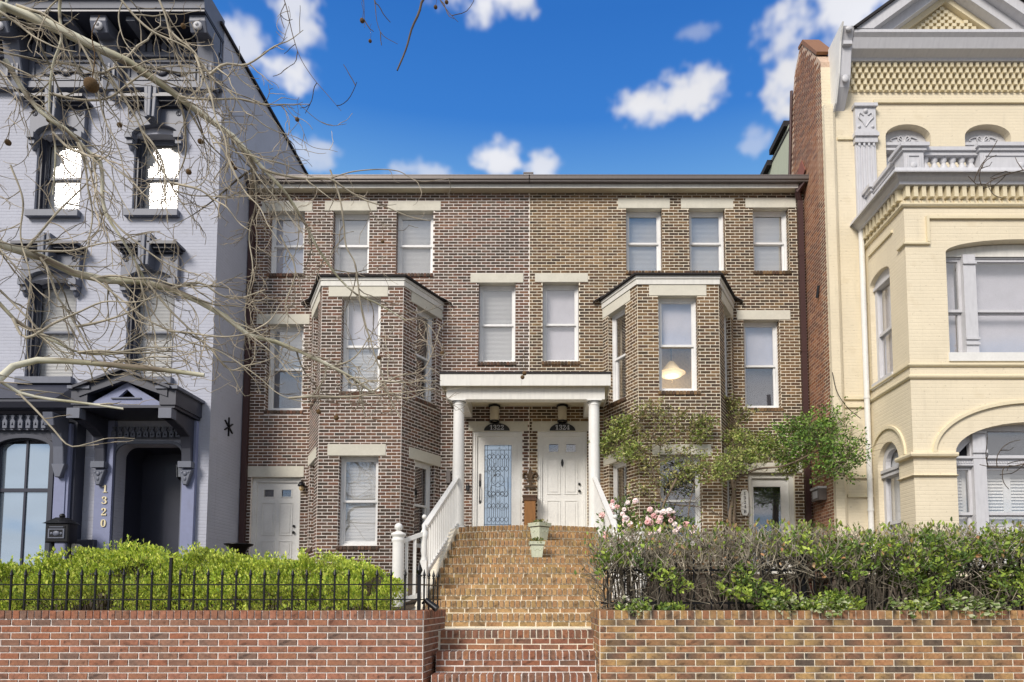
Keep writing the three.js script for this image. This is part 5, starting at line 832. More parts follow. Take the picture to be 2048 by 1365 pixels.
// the bright clipped hedge behind the iron fence
{
  const Hd = thing('box_hedge', 'bright yellow-green clipped hedge behind the black iron fence', 'hedge', null), r = rng(41), L = [], W = new Wood();
  const prof = [[-6.9, 2.03], [-6.2, 2.0], [-5.75, 2.13], [-5.3, 2.2], [-4.8, 2.24], [-4.55, 2.17], [-4.3, 2.1], [-4.0, 2.17], [-3.8, 2.13], [-3.4, 2.07], [-3.0, 2.1], [-2.5, 2.07], [-2.05, 2.0], [-1.75, 1.8]];
  const topAt = (x) => { for (let i = 1; i < prof.length; i++) if (x <= prof[i][0]) return lerp(prof[i - 1][1], prof[i][1], (x - prof[i - 1][0]) / (prof[i][0] - prof[i - 1][0])); return 1.7; };
  const cols = [[.58, .66, .08], [.5, .61, .07], [.66, .7, .14], [.38, .51, .06], [.54, .62, .1], [.22, .33, .05]];
  for (let i = 0; i < 74000; i++) {
    const x = -6.9 + r() * 5.15, bump = .1 * nz(x * 3.1, 2.2, 0) + .12 * nz(x * 7.3, 5, 1), top = topAt(x) + bump; let y = 1.42 + Math.pow(r(), .72) * (top - 1.42), z;
    const roundness = Math.pow(clamp01((y - 1.5) / (top - 1.5)), 3) * .34, lump = .13 * nz(x * 2.6, y * 3.2, 3) + .07 * nz(x * 6, y * 6, 9), front = 7.3 - roundness + lump * .8, back = 6.35 + roundness * .7 + lump;
    z = r() < .68 ? front - Math.pow(r(), 2) * .28 : lerp(back, front, r()); if (r() < .25) { y = top - Math.pow(r(), 2) * .14; z = lerp(back, front, r()); }
    if (fbm(x * 3.3, y * 4.2, z * 3.3 + 4, 2) < -.13) continue; const fresh = .78 + .9 * clamp01(.35 + fbm(x * 1.6, y * 2, z + 8, 2)) * .7;
    L.push([V(x, y, Math.min(7.36, z)), V((r() - .5) * 1.5, .8 + r() * .6, .35 + (r() - .4)), .02 + r() * r() * .045, vary(r, cols, .3).map((v) => v * fresh)]);
  }
  for (let i = 0; i < 130; i++) { const x = -6.8 + r() * 4.9, t = topAt(x), h = .03 + r() * .1, z = 6.6 + r() * .6; for (let k = 0; k < 9; k++) L.push([V(x + (r() - .5) * .03, t + h * k / 8, z + (r() - .5) * .03), V(r() - .5, .6, r() - .5), .03 + r() * .02, vary(r, cols)]); }
  leaves(Hd, L);
  const wc = () => [.11, .08, .05]; for (let i = 0; i < 240; i++) { const x = -6.8 + r() * 4.9, z = 6.5 + r() * .6, t = topAt(x) - .1; W.add([[x, 1.38, z], [x + (r() - .5) * .2, lerp(1.4, t, .5), z + (r() - .5) * .2], [x + (r() - .5) * .4, t, z + (r() - .5) * .4]], .009, .004, wc, 4); }
  stuff(obj('stems', W.geo(), M.twig, Hd));
}
// the ragged hedge on the right wall, with the old iron fence inside it
{
  const F = thing('iron_fence', 'black iron fence buried in the ragged hedge on the tan wall', 'fence', null), z = 6.98, y0 = 1.5, yt = 2.1;
  for (const y of [1.6, 1.98]) obj('rail', bx(.62, y - .012, z - .014, 7.2, y + .012, z + .014), M.iron, F);
  for (let x = .7; x < 7.2; x += .2) obj('picket', [bx(x - .008, y0 - .05, z - .008, x + .008, yt, z + .008), new THREE.CylinderGeometry(.001, .02, .08, 6).translate(x, yt + .04, z)], M.iron, F);
  obj('post', bx(2.95, y0 - .05, z - .025, 3.0, yt + .1, z + .025), M.iron, F);
  const Hd = thing('ragged_hedge', 'tall ragged hedge of bare twigs and glossy green shoots on the tan wall', 'hedge', null), r = rng(77), L = [], W = new Wood(), I = [];
  const topAt = (x) => 2.44 + .06 * nz(x * 1.7, 3, 1) + .05 * nz(x * 5, 1, 2) + (x < .9 ? (x - .9) * .25 : 0);
  const wc = (p, r0) => { const k = .75 + .6 * nz(p.x * 5, p.y * 5, p.z * 5); return r0 > .007 ? [.12 * k, .1 * k, .075 * k] : [.5 * k, .44 * k, .33 * k]; };  // thick stems coloured darker so the hedge interior looks shaded
  const gr = [[.2, .3, .04], [.28, .39, .05], [.12, .2, .03], [.4, .5, .08], [.09, .16, .03]], olive = [[.22, .22, .07], [.3, .27, .1], [.14, .18, .04], [.35, .22, .09]];
  for (let i = 0; i < 300; i++) { const x = .6 + r() * 6.9, z = 6.5 + r() * .6; W.add([[x, 1.4, z], [x + (r() - .5) * .3, 1.75, z + (r() - .5) * .2], [x + (r() - .5) * .5, 2.15 + r() * .15, z + (r() - .5) * .5]], .012, .006, wc, 5); }
  const tips = [];
  for (let i = 0; i < 5200; i++) {
    const x = .56 + r() * 7.0, t = topAt(x), up = r() < .5; let y = up ? t - .5 + r() * .42 : 1.55 + r() * (t - 1.65), zz = 6.35 + r() * .95;
    const d = V((r() - .5) * 1.7, up ? .5 + r() * .9 : (r() - .35) * 1.2, (r() - .4) * 1.1).normalize(), l = .1 + r() * .24, e = V(x, y, zz).addScaledVector(d, l); e.y = Math.min(e.y, t + .09 * r());
    if (e.z > 7.48) e.z = 7.4; const m = V(x, y, zz).lerp(e, .5).add(V((r() - .5) * .07, (r() - .5) * .07, (r() - .5) * .07));
    { const tone = up ? .55 + r() * .6 : .2 + r() * .6; W.add([V(x, y, zz), m, e], .0058, .003, (q, w) => wc(q, w).map((c) => c * tone), 3); } tips.push(e);  // inner shade of the hedge put into the colour of the lower twigs
  }
  for (const e of tips) if (e.y > topAt(e.x) - .35 && r() < .5) for (let k = 0; k < 2; k++) L.push([e.clone().add(V((r() - .5) * .03, (r() - .5) * .03, 0)), V(r() - .5, .8, r() - .3), .035 + r() * .035, vary(r, r() < .45 ? olive : gr, .3)]);
  for (let i = 0; i < 4600; i++) {                                   // leafy shoots, thick low down and towards the right
    const x = .58 + r() * 7.0, t = topAt(x), side = sstep(2.6, 4.6, x), y = 1.5 + Math.pow(r(), lerp(2.3, 1.0, side)) * (t - 1.6), zz = 6.75 + r() * .65;
    if (fbm(x * 1.3, y * 2.1, 6, 3) < -.08 + (1 - side) * .1) continue;
    const c = vary(r, gr, .2), n = 5 + Math.floor(r() * 4); for (let k = 0; k < n; k++) { const a = r() * 6.28; L.push([V(x + Math.cos(a) * .02, y + k * .012, Math.min(7.47, zz + Math.sin(a) * .02)), V(Math.cos(a) * .9, .35 + r() * .5, Math.sin(a) * .9 + .25), .034 + r() * .036, vary(r, [c], .25)]); }
  }
  for (let i = 0; i < 90; i++) { const x = .8 + r() * 6.4, y = 1.9 + r() * .5; L.push([V(x, y, 7.2 + r() * .25), V(r() - .5, r() - .7, .5), .045 + r() * .035, vary(r, [[.4, .2, .08], [.36, .24, .12]], .2)]); }   // brown dead leaves caught in it
  leaves(Hd, L, leafGeo); stuff(obj('twigs', W.geo(), M.twig, Hd));
  // variegated ivy hanging over the coping
  const iv = [[3.0, .5], [3.9, .45], [4.55, .5], [4.75, .35], [.95, .3], [2.55, .3], [6.3, .25]];
  iv.forEach(([x, w], k) => { const V_ = thing('ivy_trail', ['pale variegated ivy spilling over the coping left of the dark grate', 'ivy trail on the coping below the planter box', 'largest patch of variegated ivy on the tan coping', 'ivy tail at the right end of the largest patch', 'ivy cluster at the hedge corner nearest the stairs', 'small ivy sprig beside the pale ivy on the coping', 'small ivy sprig on the coping below the yellow bay'][k], 'ivy', 'ivy trails on the tan wall'), l = []; for (let i = 0; i < 80 * w / .4; i++) { const a = (r() - .5) * w, dr = r(); l.push([V(x + a, 1.66 - dr * .22 * (1 - Math.abs(a) / w), 7.44 + dr * .16 + r() * .03), V((r() - .5), -.3 + r() * .6, .8), .05 + r() * .04, vary(r, r() < .45 ? [[.44, .48, .28], [.5, .52, .34]] : [[.16, .24, .06], [.24, .32, .08]], .15)]); } leaves(V_, l, leafGeo); });
}
// climbing rose and vine across the right house
{
  const Vn = thing('climbing_vine', 'straggling green vine over the basement entrance and bay of the right brick house', 'climbing vine', null), r = rng(123), L = [], W = new Wood();
  const wc = (p, r0) => { const k = .8 + .5 * nz(p.x * 6, p.y * 6, p.z * 6); return [.2 * k, .15 * k, .1 * k]; };
  const clumps = [[[[5.328,4.75,1.7],[5.721,4.46,1.9],[5.043,4.618,1.4],[5.608,5.176,1.4],[5.292,5.048,1.3],[4.871,4.97,1.2],[5.545,4.236,1.8]], .52, 520, 0], [[[4.56,4.661,1.2],[4.041,4.466,1.4],[4.372,4.861,1],[3.586,4.325,1.6],[4.906,4.354,1.2]], .36, 430, 1], [[[3.31,4.071,1.9],[3.071,4.256,1.7],[2.728,4.108,1.7],[3.854,4.867,1.2]], .34, 210, 1], [[[1.41,4.844,1.3],[1.635,4.546,1.5],[1.216,4.713,1.2],[1.513,5.151,1.3]], .32, 330, 1], [[[2.043,4.91,1.45],[1.904,5.329,1.4],[2.241,4.809,1.45],[2.555,5.227,1.4],[2.954,5.125,1.4],[2.029,4.295,1.5],[1.925,3.796,1.5],[2.164,5.445,1.35],[2.726,4.596,1.5],[2.403,3.978,1.6]], .32, 80, 2], [[[3.872,5.733,0.7],[3.908,5.411,0.7],[3.916,5.066,0.8]], .2, 110, 2], [[[3.155,5.176,1.4],[3.051,4.922,1.4]], .22, 120, 1], [[[4.25,5.599,0.4]], .2, 70, 2]];
  const cols = [[[.11, .21, .03], [.17, .29, .04], [.24, .37, .06], [.07, .13, .025]], [[.26, .32, .07], [.34, .38, .1], [.18, .26, .05], [.4, .4, .14]], [[.34, .33, .12], [.27, .29, .08], [.42, .35, .16], [.2, .24, .07]]];
  clumps.forEach(([pts, R, n, ci]) => pts.forEach(([x, y, z]) => {
    for (let i = 0; i < n * 2; i++) { const q = V(r() - .5, r() - .5, r() - .5).normalize().multiplyScalar(R * Math.pow(r(), .5)); q.y *= .72; q.z *= .6; const p = V(x, y, Math.max(.1, z + q.z)); p.x += q.x; p.y += q.y; if (nz(p.x * 5, p.y * 5, p.z * 5) < -.22) continue; L.push([p, V(r() - .5, r() * .9 - .35, r() - .2), .038 + r() * .04, vary(r, cols[ci], .3).map((v) => v * 1.15)]); }
    for (let i = 0; i < 9; i++) { const a = r() * 6.28, s = V(x, y - R * .4, z), e = V(x + Math.cos(a) * R * 1.25, y + Math.sin(a) * R * .95, z + (r() - .3) * .4); W.add([s, s.clone().lerp(e, .5).add(V(0, .06, .05)), e], .007, .003, wc, 4); for (let k = 0; k < 8; k++) L.push([s.clone().lerp(e, .6 + r() * .42), V(r() - .5, r() - .4, r() - .3), .04 + r() * .035, vary(r, cols[ci], .3)]); }
  }));
  const stems = [[[[3.574,2.699,1.6],[3.593,3.299,1.5],[3.694,3.754,1.45],[3.635,4.113,1.4],[3.366,4.345,1.5]], .046, .022], [[[3.623,2.699,1.6],[3.695,3.498,1.5],[3.762,3.993,1.4],[4.135,4.214,1.4],[4.7,4.275,1.5],[5.322,4.552,1.7]], .036, .014], [[[2.238,2.676,1.9],[2.215,3.36,1.8],[2.422,3.805,1.75],[2.73,4.256,1.7],[3.167,4.157,1.7]], .034, .012], [[[2.217,3.505,1.8],[2.109,3.978,1.6],[2.04,4.607,1.45],[2.153,5.125,1.4],[2.064,5.496,1.35]], .016, .005], [[[2.361,3.457,1.8],[2.938,3.408,1.8],[3.634,3.129,1.7]], .01, .006], [[[2.911,4.05,1.75],[2.826,4.696,1.5],[3.055,5.227,1.4],[3.168,5.442,1.36]], .01, .004], [[[2.031,4.496,1.5],[1.648,4.668,1.4],[1.308,4.742,1.3]], .012, .005], [[[2.646,2.715,2],[2.694,3.34,1.95],[2.85,3.943,1.8]], .014, .008], [[[3.862,4.727,0.9],[3.864,5.304,0.7],[3.944,5.869,0.6]], .012, .004], [[[5.322,4.552,1.7],[5.736,4.227,1.85],[6.131,4.449,1.95]], .01, .004], [[[5.423,4.651,1.7],[5.821,4.557,1.9],[6.137,4.487,2]], .009, .003]];
  for (const [p, a, b] of stems) { const w = new Wood(); w.add(p, a, b, wc, 6); obj('stem', w.geo(), M.twig, Vn); }
  for (let i = 0; i < 260; i++) { const s = stems[Math.floor(r() * stems.length)][0], k = Math.floor(r() * (s.length - 1)), p = V(...s[k]).lerp(V(...s[k + 1]), r()), e = p.clone().add(V((r() - .5) * .7, (r() - .45) * .6, r() * .25)); W.add([p, p.clone().lerp(e, .5).add(V((r() - .5) * .12, (r() - .5) * .12, .03)), e], .005, .0025, wc, 3); if (r() < .6) L.push([e, V(r() - .5, r() - .4, .3), .04 + r() * .03, vary(r, cols[1], .3)]); }
  leaves(Vn, L); stuff(obj('twigs', W.geo(), M.twig, Vn));
}
// the shrub with pink flowers
{
  const Sh = thing('flowering_shrub', 'shrub with pink blossoms beside the right stair railing', 'shrub', null), r = rng(321), L = [], W = new Wood(), wc = () => [.15, .1, .07];
  const spots = [[1.248,3.126,3.6],[1.071,2.948,3.7],[1.387,2.854,3.8],[1.657,2.762,3.9],[1.981,2.843,3.9],[1.837,2.977,3.8],[2.141,2.762,3.9],[1.48,2.591,4],[1.09,2.641,3.9],[1.703,2.503,4.1],[1.267,2.424,4.1]], cols = [[.12, .2, .04], [.17, .26, .06], [.25, .3, .1], [.08, .14, .03]];
  const root = [1.55, 1.7, 3.9];
  const bloom = (() => { const g = []; for (let k = 0; k < 3; k++) for (let i = 0; i < 6; i++) { const p = new THREE.SphereGeometry(.022, 6, 4); p.scale(1, .35, 1.25); p.translate(0, 0, .02 + .006 * k); p.rotateX(-.2 - k * .45); p.rotateY(i * 1.047 + k * .5); g.push(p); } return clean(join(g)); })();
  const pinks = [0xf4dfdb, 0xedcac6, 0xf6e9e4, 0xe6b7b4].map((c) => mat(c, { roughness: .8 }));
  spots.forEach(([x, y, z], i) => { W.add([root, [lerp(root[0], x, .5), lerp(root[1], y, .45), z], [x, y, z]], .014, .005, wc, 5);
    for (let j = 0; j < 170; j++) { const q = V(r() - .5, r() - .5, r() - .5).normalize().multiplyScalar(.27 * Math.pow(r(), .5)); L.push([V(x + q.x, y + q.y * .8, z + q.z), V(q.x * 3 + r() - .5, q.y * 3 + .4, q.z * 3 + .3), .045 + r() * .035, vary(r, cols, .3)]); }
    for (let j = 0; j < 6; j++) { const a = r() * 6.28, o = new THREE.Mesh(bloom, pinks[Math.floor(r() * 4)]); o.name = 'blossom'; o.position.set(x + Math.cos(a) * .2, y + (r() - .3) * .26, z + .16 + r() * .1); o.rotation.set(.9 + r() * .6, r() * 6, r()); const s = .85 + r() * .5; o.scale.set(s, s, s); o.castShadow = o.receiveShadow = true; Sh.add(o); } });
  leaves(Sh, L, leafGeo); stuff(obj('branches', W.geo(), M.twig, Sh));
}
{ const U = thing('garden_urn', 'black flared garden urn beside the white basement door', 'urn', null, [-5.75, 2.02, 2.2]); obj('bowl', lathe([[.08, .3], [.1, .32], [.13, .42], [.17, .52], [.25, .56], [.26, .585], [.23, .59], [.15, .55], [0, .5]], 0, .06), M.iron, U); obj('foot', lathe([[.15, 0], [.15, .05], [.07, .1], [.055, .2], [.08, .3]], 0, .06), M.iron, U);
  const G = thing('iron_grate', 'black scrolled iron grate showing through the gap in the ragged hedge', 'grate', null, [2.107, 1.5, 6.6]); obj('frame', ring(.45, .3, .02, 0, .02), M.iron, G); for (let i = 0; i < 3; i++) obj('scroll', tube(Array.from({ length: 16 }, (_, k) => [.08 + i * .14 + Math.cos(k * .5) * .06 * (1 - k / 20), .14 + Math.sin(k * .5) * .1 * (1 - k / 20), .01]), .007, 5, 40), M.iron, G); obj('bar', bx(.21, 0, 0, .24, .5, .02), M.iron, G);
  const B = thing('planter_box', 'reddish slatted planter box glimpsed through the hedge below the yellow corner', 'planter', null, [3.421, 1.52, 5.9]); obj('side', bx(-.25, 0, -.15, .25, .35, .15), M.oakDark, B); for (let i = 0; i < 6; i++) obj('slat', bx(-.24 + i * .083, .01, .151, -.17 + i * .083, .33, .17), mat(0x7d4a3c), B); obj('rim', bx(-.28, .35, -.18, .28, .39, .18), M.oakDark, B); }


// ---------------------------------------------------------------- the bare plane tree in front of the houses
const barkColour = (p, r0) => {
  const a = fbm(p.x * 3.6 + 5, p.y * 3.6, p.z * 3.6, 3), b = nz(p.x * 11, p.y * 11, p.z * 11);
  if (r0 > .019) return a > .02 ? [.62 + .1 * b, .60 + .1 * b, .47 + .08 * b] : a > -.09 ? [.42 + .08 * b, .40 + .08 * b, .27 + .06 * b] : [.19 + .05 * b, .155 + .05 * b, .11 + .03 * b];
  const k = .9 + .6 * a + .3 * b; return r0 > .009 ? [.46 * k, .41 * k, .31 * k] : [.42 * k, .36 * k, .27 * k];
};
const darkBark = (p, r0) => { const k = .8 + .5 * nz(p.x * 9, p.y * 9, p.z * 9); return [.12 * k, .09 * k, .065 * k]; };
function twigsAlong(W, curve, r0, r1, { every, len, seed, depth = 0, from = .05, colour = barkColour, droop = .35, deep = 2, low = -9 }) {
  const r = rng(seed), L = curve.getLength(), n = Math.max(1, Math.round(L / every));
  for (let i = 0; i < n; i++) {
    const t = from + (1 - from) * (i + r()) / n; if (t > 1) continue;
    const p = curve.getPointAt(t), tg = curve.getTangentAt(t), a = (r() < .5 ? -1 : 1) * (.35 + r() * .85), c = Math.cos(a), s = Math.sin(a);
    let d = V(tg.x * c - tg.y * s, tg.x * s + tg.y * c, tg.z + (r() - .5) * .9).normalize(); d.y -= droop * r(); d.normalize(); const tone = .38 + r() * .85, tint = (o, q) => { const k = colour(o, q); return [k[0] * tone, k[1] * tone, k[2] * tone]; };
    const l = len * (.35 + r() * .9), m = 5 + Math.floor(r() * 3), pts = [p.clone()], q = p.clone(), kick = (r() - .5) * .8;
    for (let k = 1; k <= m; k++) { { const w = kick * .55 + (r() - .5) * .75, cx = Math.cos(w), sx = Math.sin(w); d.set(d.x * cx - d.y * sx, d.x * sx + d.y * cx - .03 + (k > m * .65 ? .1 : -.06), d.z + (r() - .5) * .3).normalize(); } if (q.y < low) d.y = Math.abs(d.y) * .6; q.addScaledVector(d, l / m); pts.push(q.clone()); }
    const ra = Math.min(lerp(r0, r1, t) * .7, .006 + .009 * l) * (depth ? .8 : 1), rb = .0032, cv = W.add(pts, Math.max(.005, ra), rb, tint, depth ? 3 : 4);
    if (depth < deep && l > .3) twigsAlong(W, cv, ra, rb, { every: .27, len: l * .5, seed: seed * 31 + i * 7 + depth, depth: depth + 1, from: .2, colour, droop: .25, deep, low });
  }
}
{
  const Tr = thing('plane_tree', 'bare pale-barked plane tree whose branches hang across the left houses', 'tree', null), W = new Wood(), X = -7.7;
  const trunk = new Wood(); trunk.add([[X - .1, -.1, 8.4], [X, 2, 8.35], [X, 5, 8.25], [X - .2, 8, 8.2], [X - .1, 11, 8.2]], .36, .2, barkColour, 14); obj('trunk', trunk.geo(), M.twig, Tr);
  const limbs = [
    [[[X, 6.4, 8.25], [-6.7, 7.3, 7.9], ...[[-6.134,8.428,7.6],[-5.942,8.36,7.5],[-5.667,8.263,7.4],[-5.499,8.231,7.3],[-5.091,8.182,7],[-4.746,8.052,6.7],[-4.526,7.94,6.5],[-4.3,7.859,6.3],[-4.123,7.741,6.2],[-3.986,7.556,6.1],[-3.953,7.316,6],[-4.085,7.114,5.9]]], .085, .026, .22, 1.25],
    [[[-4.154,7.755,6.25],[-3.848,7.45,6.1],[-3.603,7.202,6],[-3.485,7.035,5.9],[-3.35,6.821,5.8],[-3.225,6.558,5.7],[-3.106,6.377,5.6],[-2.978,6.207,5.5],[-2.731,5.996,5.4],[-2.562,5.96,5.3],[-2.389,5.899,5.2],[-2.101,5.752,5.1]], .03, .008, .28, .9],
    [[[-3.875,7.45,6.1],[-3.718,7.379,6.1],[-3.335,7.359,6],[-2.993,7.415,5.9],[-2.8,7.326,5.8],[-2.582,7.241,5.7],[-2.296,7.191,5.6],[-1.967,7.101,5.5],[-1.698,7.098,5.4]], .018, .005, .4, .6],
    [[[-3.028,7.415,5.9],[-2.653,7.594,5.8],[-2.112,7.659,5.7],[-1.841,7.575,5.6],[-1.365,7.683,5.5]], .009, .004, .45, .4],
    [[[X, 4.3, 8.3], ...[[-6.423,5.688,7.6],[-6.412,5.785,7.2],[-6.211,5.797,7],[-5.924,5.679,6.8],[-5.555,5.6,6.7],[-5.212,5.682,6.5],[-4.916,5.643,6.4],[-4.643,5.555,6.3],[-4.362,5.431,6.2],[-4.14,5.277,6.1],[-3.878,5.091,6],[-3.671,5.115,5.9],[-3.428,5.041,5.8],[-3.123,4.916,5.7],[-2.867,4.801,5.6],[-2.663,4.691,5.5],[-2.482,4.571,5.4]]], .07, .02, .25, .95],
    [[[-2.482,4.571,5.4],[-2.355,4.696,5.35],[-2.189,4.821,5.3],[-2.043,4.889,5.25]], .017, .01, .1, .7],
    [[[X, 3.0, 8.3], ...[[-6.036,3.814,7.8],[-5.996,4.069,7.6],[-5.961,4.216,7.5],[-5.831,4.325,7.4],[-5.565,4.36,7.3],[-5.231,4.365,7.2],[-4.828,4.352,7.1],[-4.473,4.344,7],[-4.119,4.323,6.9]]], .05, .026, .5, .5],
    [[[X, 2.9, 8.3], ...[[-6.05,4.058,7.8],[-5.993,4.025,7.6],[-5.873,3.932,7.5],[-5.65,3.894,7.4],[-5.261,3.866,7.3],[-4.884,3.83,7.2]]], .03, .012, .35, .5],
    [[[-5.873,3.932,7.5],[-5.677,3.721,7.45],[-5.537,3.546,7.4],[-5.366,3.359,7.35],[-5.205,3.399,7.3],[-5.053,3.468,7.25]], .013, .006, .3, .35],
    [[[-2.996,7.544,5.9],[-2.888,7.21,5.8],[-2.855,6.892,5.7],[-2.828,6.585,5.65],[-2.719,6.377,5.6],[-2.699,6.149,5.5],[-2.67,5.812,5.4],[-2.627,5.558,5.3],[-2.566,5.403,5.3],[-2.495,5.148,5.25],[-2.416,4.936,5.2],[-2.295,4.551,5.1],[-2.137,4.269,5.1]], .013, .011, .3, .7],
    [[[-5.383,8.21,7.25],[-5.346,8.043,7.1],[-5.196,7.782,7],[-5.061,7.534,6.9],[-4.965,7.241,6.8],[-4.804,6.967,6.7],[-4.684,6.72,6.6],[-4.517,6.474,6.5]], .018, .007, .25, .8],
    [[[-6.235,7.828,7.5],[-6.069,7.512,7.4],[-5.899,7.305,7.3],[-5.674,7.173,7.2],[-5.556,7.036,7.1],[-5.438,6.958,7],[-5.415,6.393,6.9],[-5.242,6.067,6.8],[-5.186,5.875,6.6],[-5.103,5.655,6.5]], .03, .014, .25, .8],
    [[[-6.392,5.171,7.6],[-6.125,4.936,7.5],[-6.008,4.776,7.4],[-5.805,4.67,7.3],[-5.636,4.585,7.2],[-5.528,4.538,7.1],[-5.371,4.544,7],[-5.03,4.593,6.9]], .024, .01, .25, .7],
    [[[-6.489,5.393,7.5],[-6.298,5.184,7.3],[-6.047,4.906,7.2],[-5.957,4.785,7.1],[-5.863,4.66,7],[-5.761,4.544,6.9]], .016, .008, .3, .6],
    [[[-6.087,5.735,7],[-5.99,5.593,7],[-5.932,5.298,6.9],[-5.86,5.142,6.8],[-5.68,4.835,6.8],[-5.608,4.634,6.7],[-5.445,4.426,6.7],[-5.403,4.288,6.6]], .015, .006, .3, .6],
    [[[-5.103,5.669,6.5],[-5.063,5.623,6.5],[-4.846,5.345,6.4],[-4.627,5.122,6.3],[-4.389,4.887,6.2],[-4.238,4.694,6.2]], .018, .008, .25, .6],
    [[[-5.613,5.584,6.8],[-5.55,5.552,6.8],[-5.27,5.338,6.7],[-5.016,5.137,6.6],[-4.779,5.023,6.5],[-4.567,4.918,6.4],[-4.268,4.85,6.3],[-3.777,4.54,6.2],[-3.517,4.325,6.1],[-3.021,4.206,6]], .014, .005, .3, .7],
    [[[-3.977,7.485,6.1],[-3.958,7.054,6],[-4.083,6.616,5.9],[-4.02,6.121,5.9],[-4.149,5.603,5.8],[-4.063,5.041,5.8]], .012, .006, .18, .6],
    [[[-5.625,8.809,7.5],[-5.721,8.53,7.4],[-5.679,8.158,7.4],[-5.838,7.931,7.3],[-5.926,7.447,7.2],[-5.828,6.949,7.2],[-5.904,6.455,7.1]], .02, .008, .25, .7],
    [[[-4.794,9.096,7.2],[-4.654,8.737,7.1],[-4.605,8.435,7],[-4.492,8.126,6.9],[-4.345,7.81,6.8],[-4.187,7.289,6.7]], .014, .006, .22, .8],
    [[[-5.271,9.064,7.3],[-5.081,8.775,7.2],[-4.828,8.543,7.1],[-4.388,8.37,7],[-4.054,7.995,6.9],[-3.596,7.843,6.8]], .016, .006, .2, .8],
    [[[-6.187,6.633,7.4],[-6.1,6.273,7.3],[-6.184,5.906,7.2],[-6.037,5.362,7.2],[-6.144,4.863,7.1],[-6.091,4.442,7.1]], .012, .006, .25, .5],
    [[[-4.851,5.623,6.4],[-4.52,5.75,6.3],[-4.304,5.634,6.2],[-4.151,5.625,6.1],[-3.799,5.794,6]], .018, .008, .25, .6],
    [[[-3.659,6.616,5.9],[-3.478,6.17,5.8],[-3.639,5.646,5.7],[-3.424,5.362,5.7],[-3.693,5.078,5.7]], .011, .005, .2, .6],
    [[[-2.175,5.752,5.1],[-1.899,5.794,5],[-1.711,5.641,5],[-1.605,5.431,4.95]], .008, .004, .15, .5],
    [[[-2.085,4.86,5.25],[-1.814,4.965,5.2],[-1.637,5.337,5.2],[-1.584,5.677,5.1]], .008, .004, .12, .45],
  ];
  const rl = rng(2024), main = [0, 0, 0, 4, 4, 10, 11, 11, 14, 16, 18, 19, 20, 12].map((i) => new THREE.CatmullRomCurve3(limbs[i][0].map((q) => V(...q))));   // lesser branches off the great ones
  for (let i = 0; i < 46; i++) {
    const p0 = main[i % main.length].getPointAt(.2 + rl() * .78), L = .8 + rl() * 1.3, pts = [p0.toArray()]; let [px, py, pz] = pts[0], a = -.1 - rl() * 1.2 + (rl() < .25 ? 1.4 : 0);
    for (let k = 0; k < 6; k++) { a += (rl() - .5) * .7; if (py < 4.7) a = Math.abs(a) * .5; px += Math.cos(a) * L / 6; py += Math.sin(a) * L / 6; pz += (rl() - .6) * .16; pts.push([px, py, pz]); }
    limbs.push([pts, .009 + rl() * .009, .004, .2, .55]);
  }
  limbs.forEach(([pts, r0, r1, every, len], i) => { const w = new Wood(), c = w.add(pts, r0, r1, barkColour, r0 > .025 ? 10 : 6); obj('limb', w.geo(), M.twig, Tr); twigsAlong(W, c, r0, r1, { every: every * .95, len, seed: 100 + i * 17, deep: i < 26 ? 2 : 1, low: 4.35 }); });
  stuff(obj('twigs', W.geo(), M.twig, Tr));
  const D = new Wood();
  for (const [pts, a, b, k] of [[[[-0.884,7.626,9],[-0.997,7.378,9],[-1.157,7.18,9],[-1.188,7.057,9],[-1.25,6.91,9],[-1.303,6.7,9],[-1.382,6.491,9]], .014, .007, 0], [[[-1.732,7.477,9],[-1.703,7.18,9],[-1.689,6.91,9]], .004, .002, 1], [[[-1.649,7.477,9],[-1.596,7.131,9],[-1.574,6.959,9],[-1.521,6.836,9],[-1.382,6.749,9]], .005, .002, 1], [[[-1.091,7.427,9],[-0.995,7.18,9],[-0.911,7.057,9],[-0.826,6.964,9]], .006, .002, 1], [[[-2.792,7.962,8.5],[-2.642,7.641,8.5],[-2.547,7.269,8.5],[-2.466,7.031,8.5],[-2.336,6.821,8.5],[-2.183,6.637,8.5],[-2.045,6.471,8.5]], .006, .002, 1]]) { const w = new Wood(), c = w.add(pts, a, b, darkBark, 6); obj('limb', w.geo(), M.twig, Tr); if (k) twigsAlong(D, c, a, b, { every: .3, len: .3, seed: 900 + pts.length, colour: darkBark }); }
  stuff(obj('twigs', D.geo(), M.twig, Tr));
  const ball = clean(sph(0, 0, 0, 1, 1, 1, 1, 12, 9));
  for (const [p, q] of [[[-4.465,6.664,8.6], .068], [[-5.215,7.404,7], .03], [[-4.433,7.471,6.6], .034], [[-4.564,7.064,6.6], .034], [[-4.202,7.485,6.3], .028], [[-4.165,7.375,6.3], .028], [[-4.117,7.313,6.3], .026], [[-2.517,6.455,8.4], .022], [[-3.039,4.125,6], .034], [[-2.836,4.071,5.9], .036], [[-2.424,5.108,5.3], .032], [[-1.565,5.283,5], .034], [[-0.327,4.847,5.4], .032], [[-0.355,4.789,5.4], .03], [[-1.713,6.978,9], .022], [[-1.636,6.778,9], .016], [[-1.036,7.111,9], .018], [[-0.935,7.16,9], .018], [[-6.314,6.973,7.3], .036], [[-5.925,7.322,7.2], .03], [[-2.329,6.677,5.6], .026], [[-4.374,8.507,7.2], .03]]) {
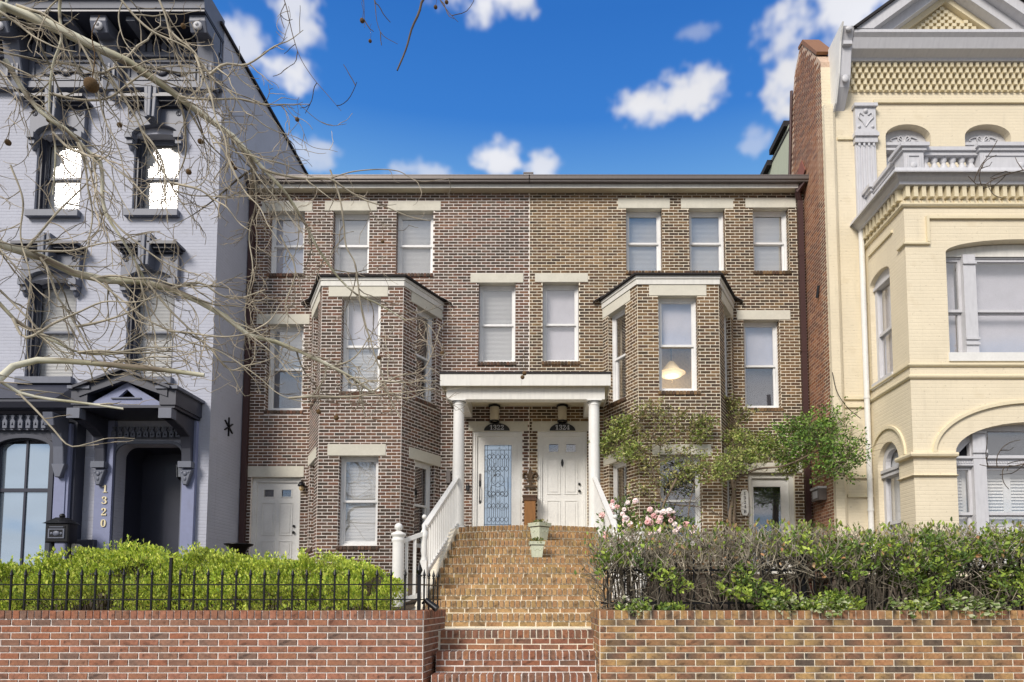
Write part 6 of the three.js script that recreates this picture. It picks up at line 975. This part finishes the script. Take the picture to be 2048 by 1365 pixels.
    const o = new THREE.Mesh(ball, M.seed); o.name = 'seed_ball'; o.position.set(...p); o.scale.set(q, q, q); o.castShadow = o.receiveShadow = true; Tr.add(o);
    const s = obj('stalk', tube([[0, 0, 0], [.5, 4, .3], [-.3, 8, 0], [.4, 11, -.4]], .09, 4, 12), M.seed, o);
  }
}
{
  const Tr = thing('street_tree', 'bare dark tree right of view whose twig crosses the yellow balcony', 'tree', null), W = new Wood(), w = new Wood();
  w.add([[8.2, -.1, 9.2], [8.1, 3, 9.2], [8.15, 6, 9.1], [8.0, 9, 9]], .16, .07, darkBark, 10); obj('trunk', w.geo(), M.twig, Tr);
  for (const pts of [[[8.1, 5.2, 9.15], [6.2, 5.6, 9.1], ...[[4.475,5.56,9],[4.153,5.489,9],[4.061,5.451,9],[3.921,5.385,9],[3.821,5.479,9]]], [[8.1, 2.6, 9.15], [6.0, 2.65, 9.1], ...[[4.334,2.848,9],[4.068,2.808,9],[3.913,2.803,9],[3.805,2.826,9]]]]) { const q = new Wood(), c = q.add(pts, .02, .0035, darkBark, 6); obj('limb', q.geo(), M.twig, Tr); twigsAlong(W, c, .006, .003, { every: .2, len: .3, seed: 1300, from: .55, colour: darkBark, droop: 0 }); }
  stuff(obj('twigs', W.geo(), M.twig, Tr));
}
// the lit pendant lamp in the bay of the right house
{
  const L = thing('pendant_lamp', 'lit cream pendant lamp seen through the bay window of the right brick house', 'lamp', null, [2.652, 6.407, .55]);
  obj('shade', lathe([[.02, .32], [.06, .3], [.2, .12], [.3, .06], [.3, .05]], 0, 0, 0, 24), mat(0xf2e2bd, { emissive: 0xffd58a, emissiveIntensity: .25, roughness: .6 }), L); obj('diffuser', lathe([[.29, .05], [.2, -.02], [0, -.05]], 0, 0, 0, 24), mat(0xffffff, { emissive: 0xffe2aa, emissiveIntensity: .55 }), L); obj('cord', rod([0, .32, 0], [0, .75, 0], .01), M.black, L);
  const p = new THREE.PointLight(0xffd9a0, .45, 0, 2); p.position.set(0, -.14, .06); p.castShadow = true; L.add(p);
}


renderer.render(scene, camera);
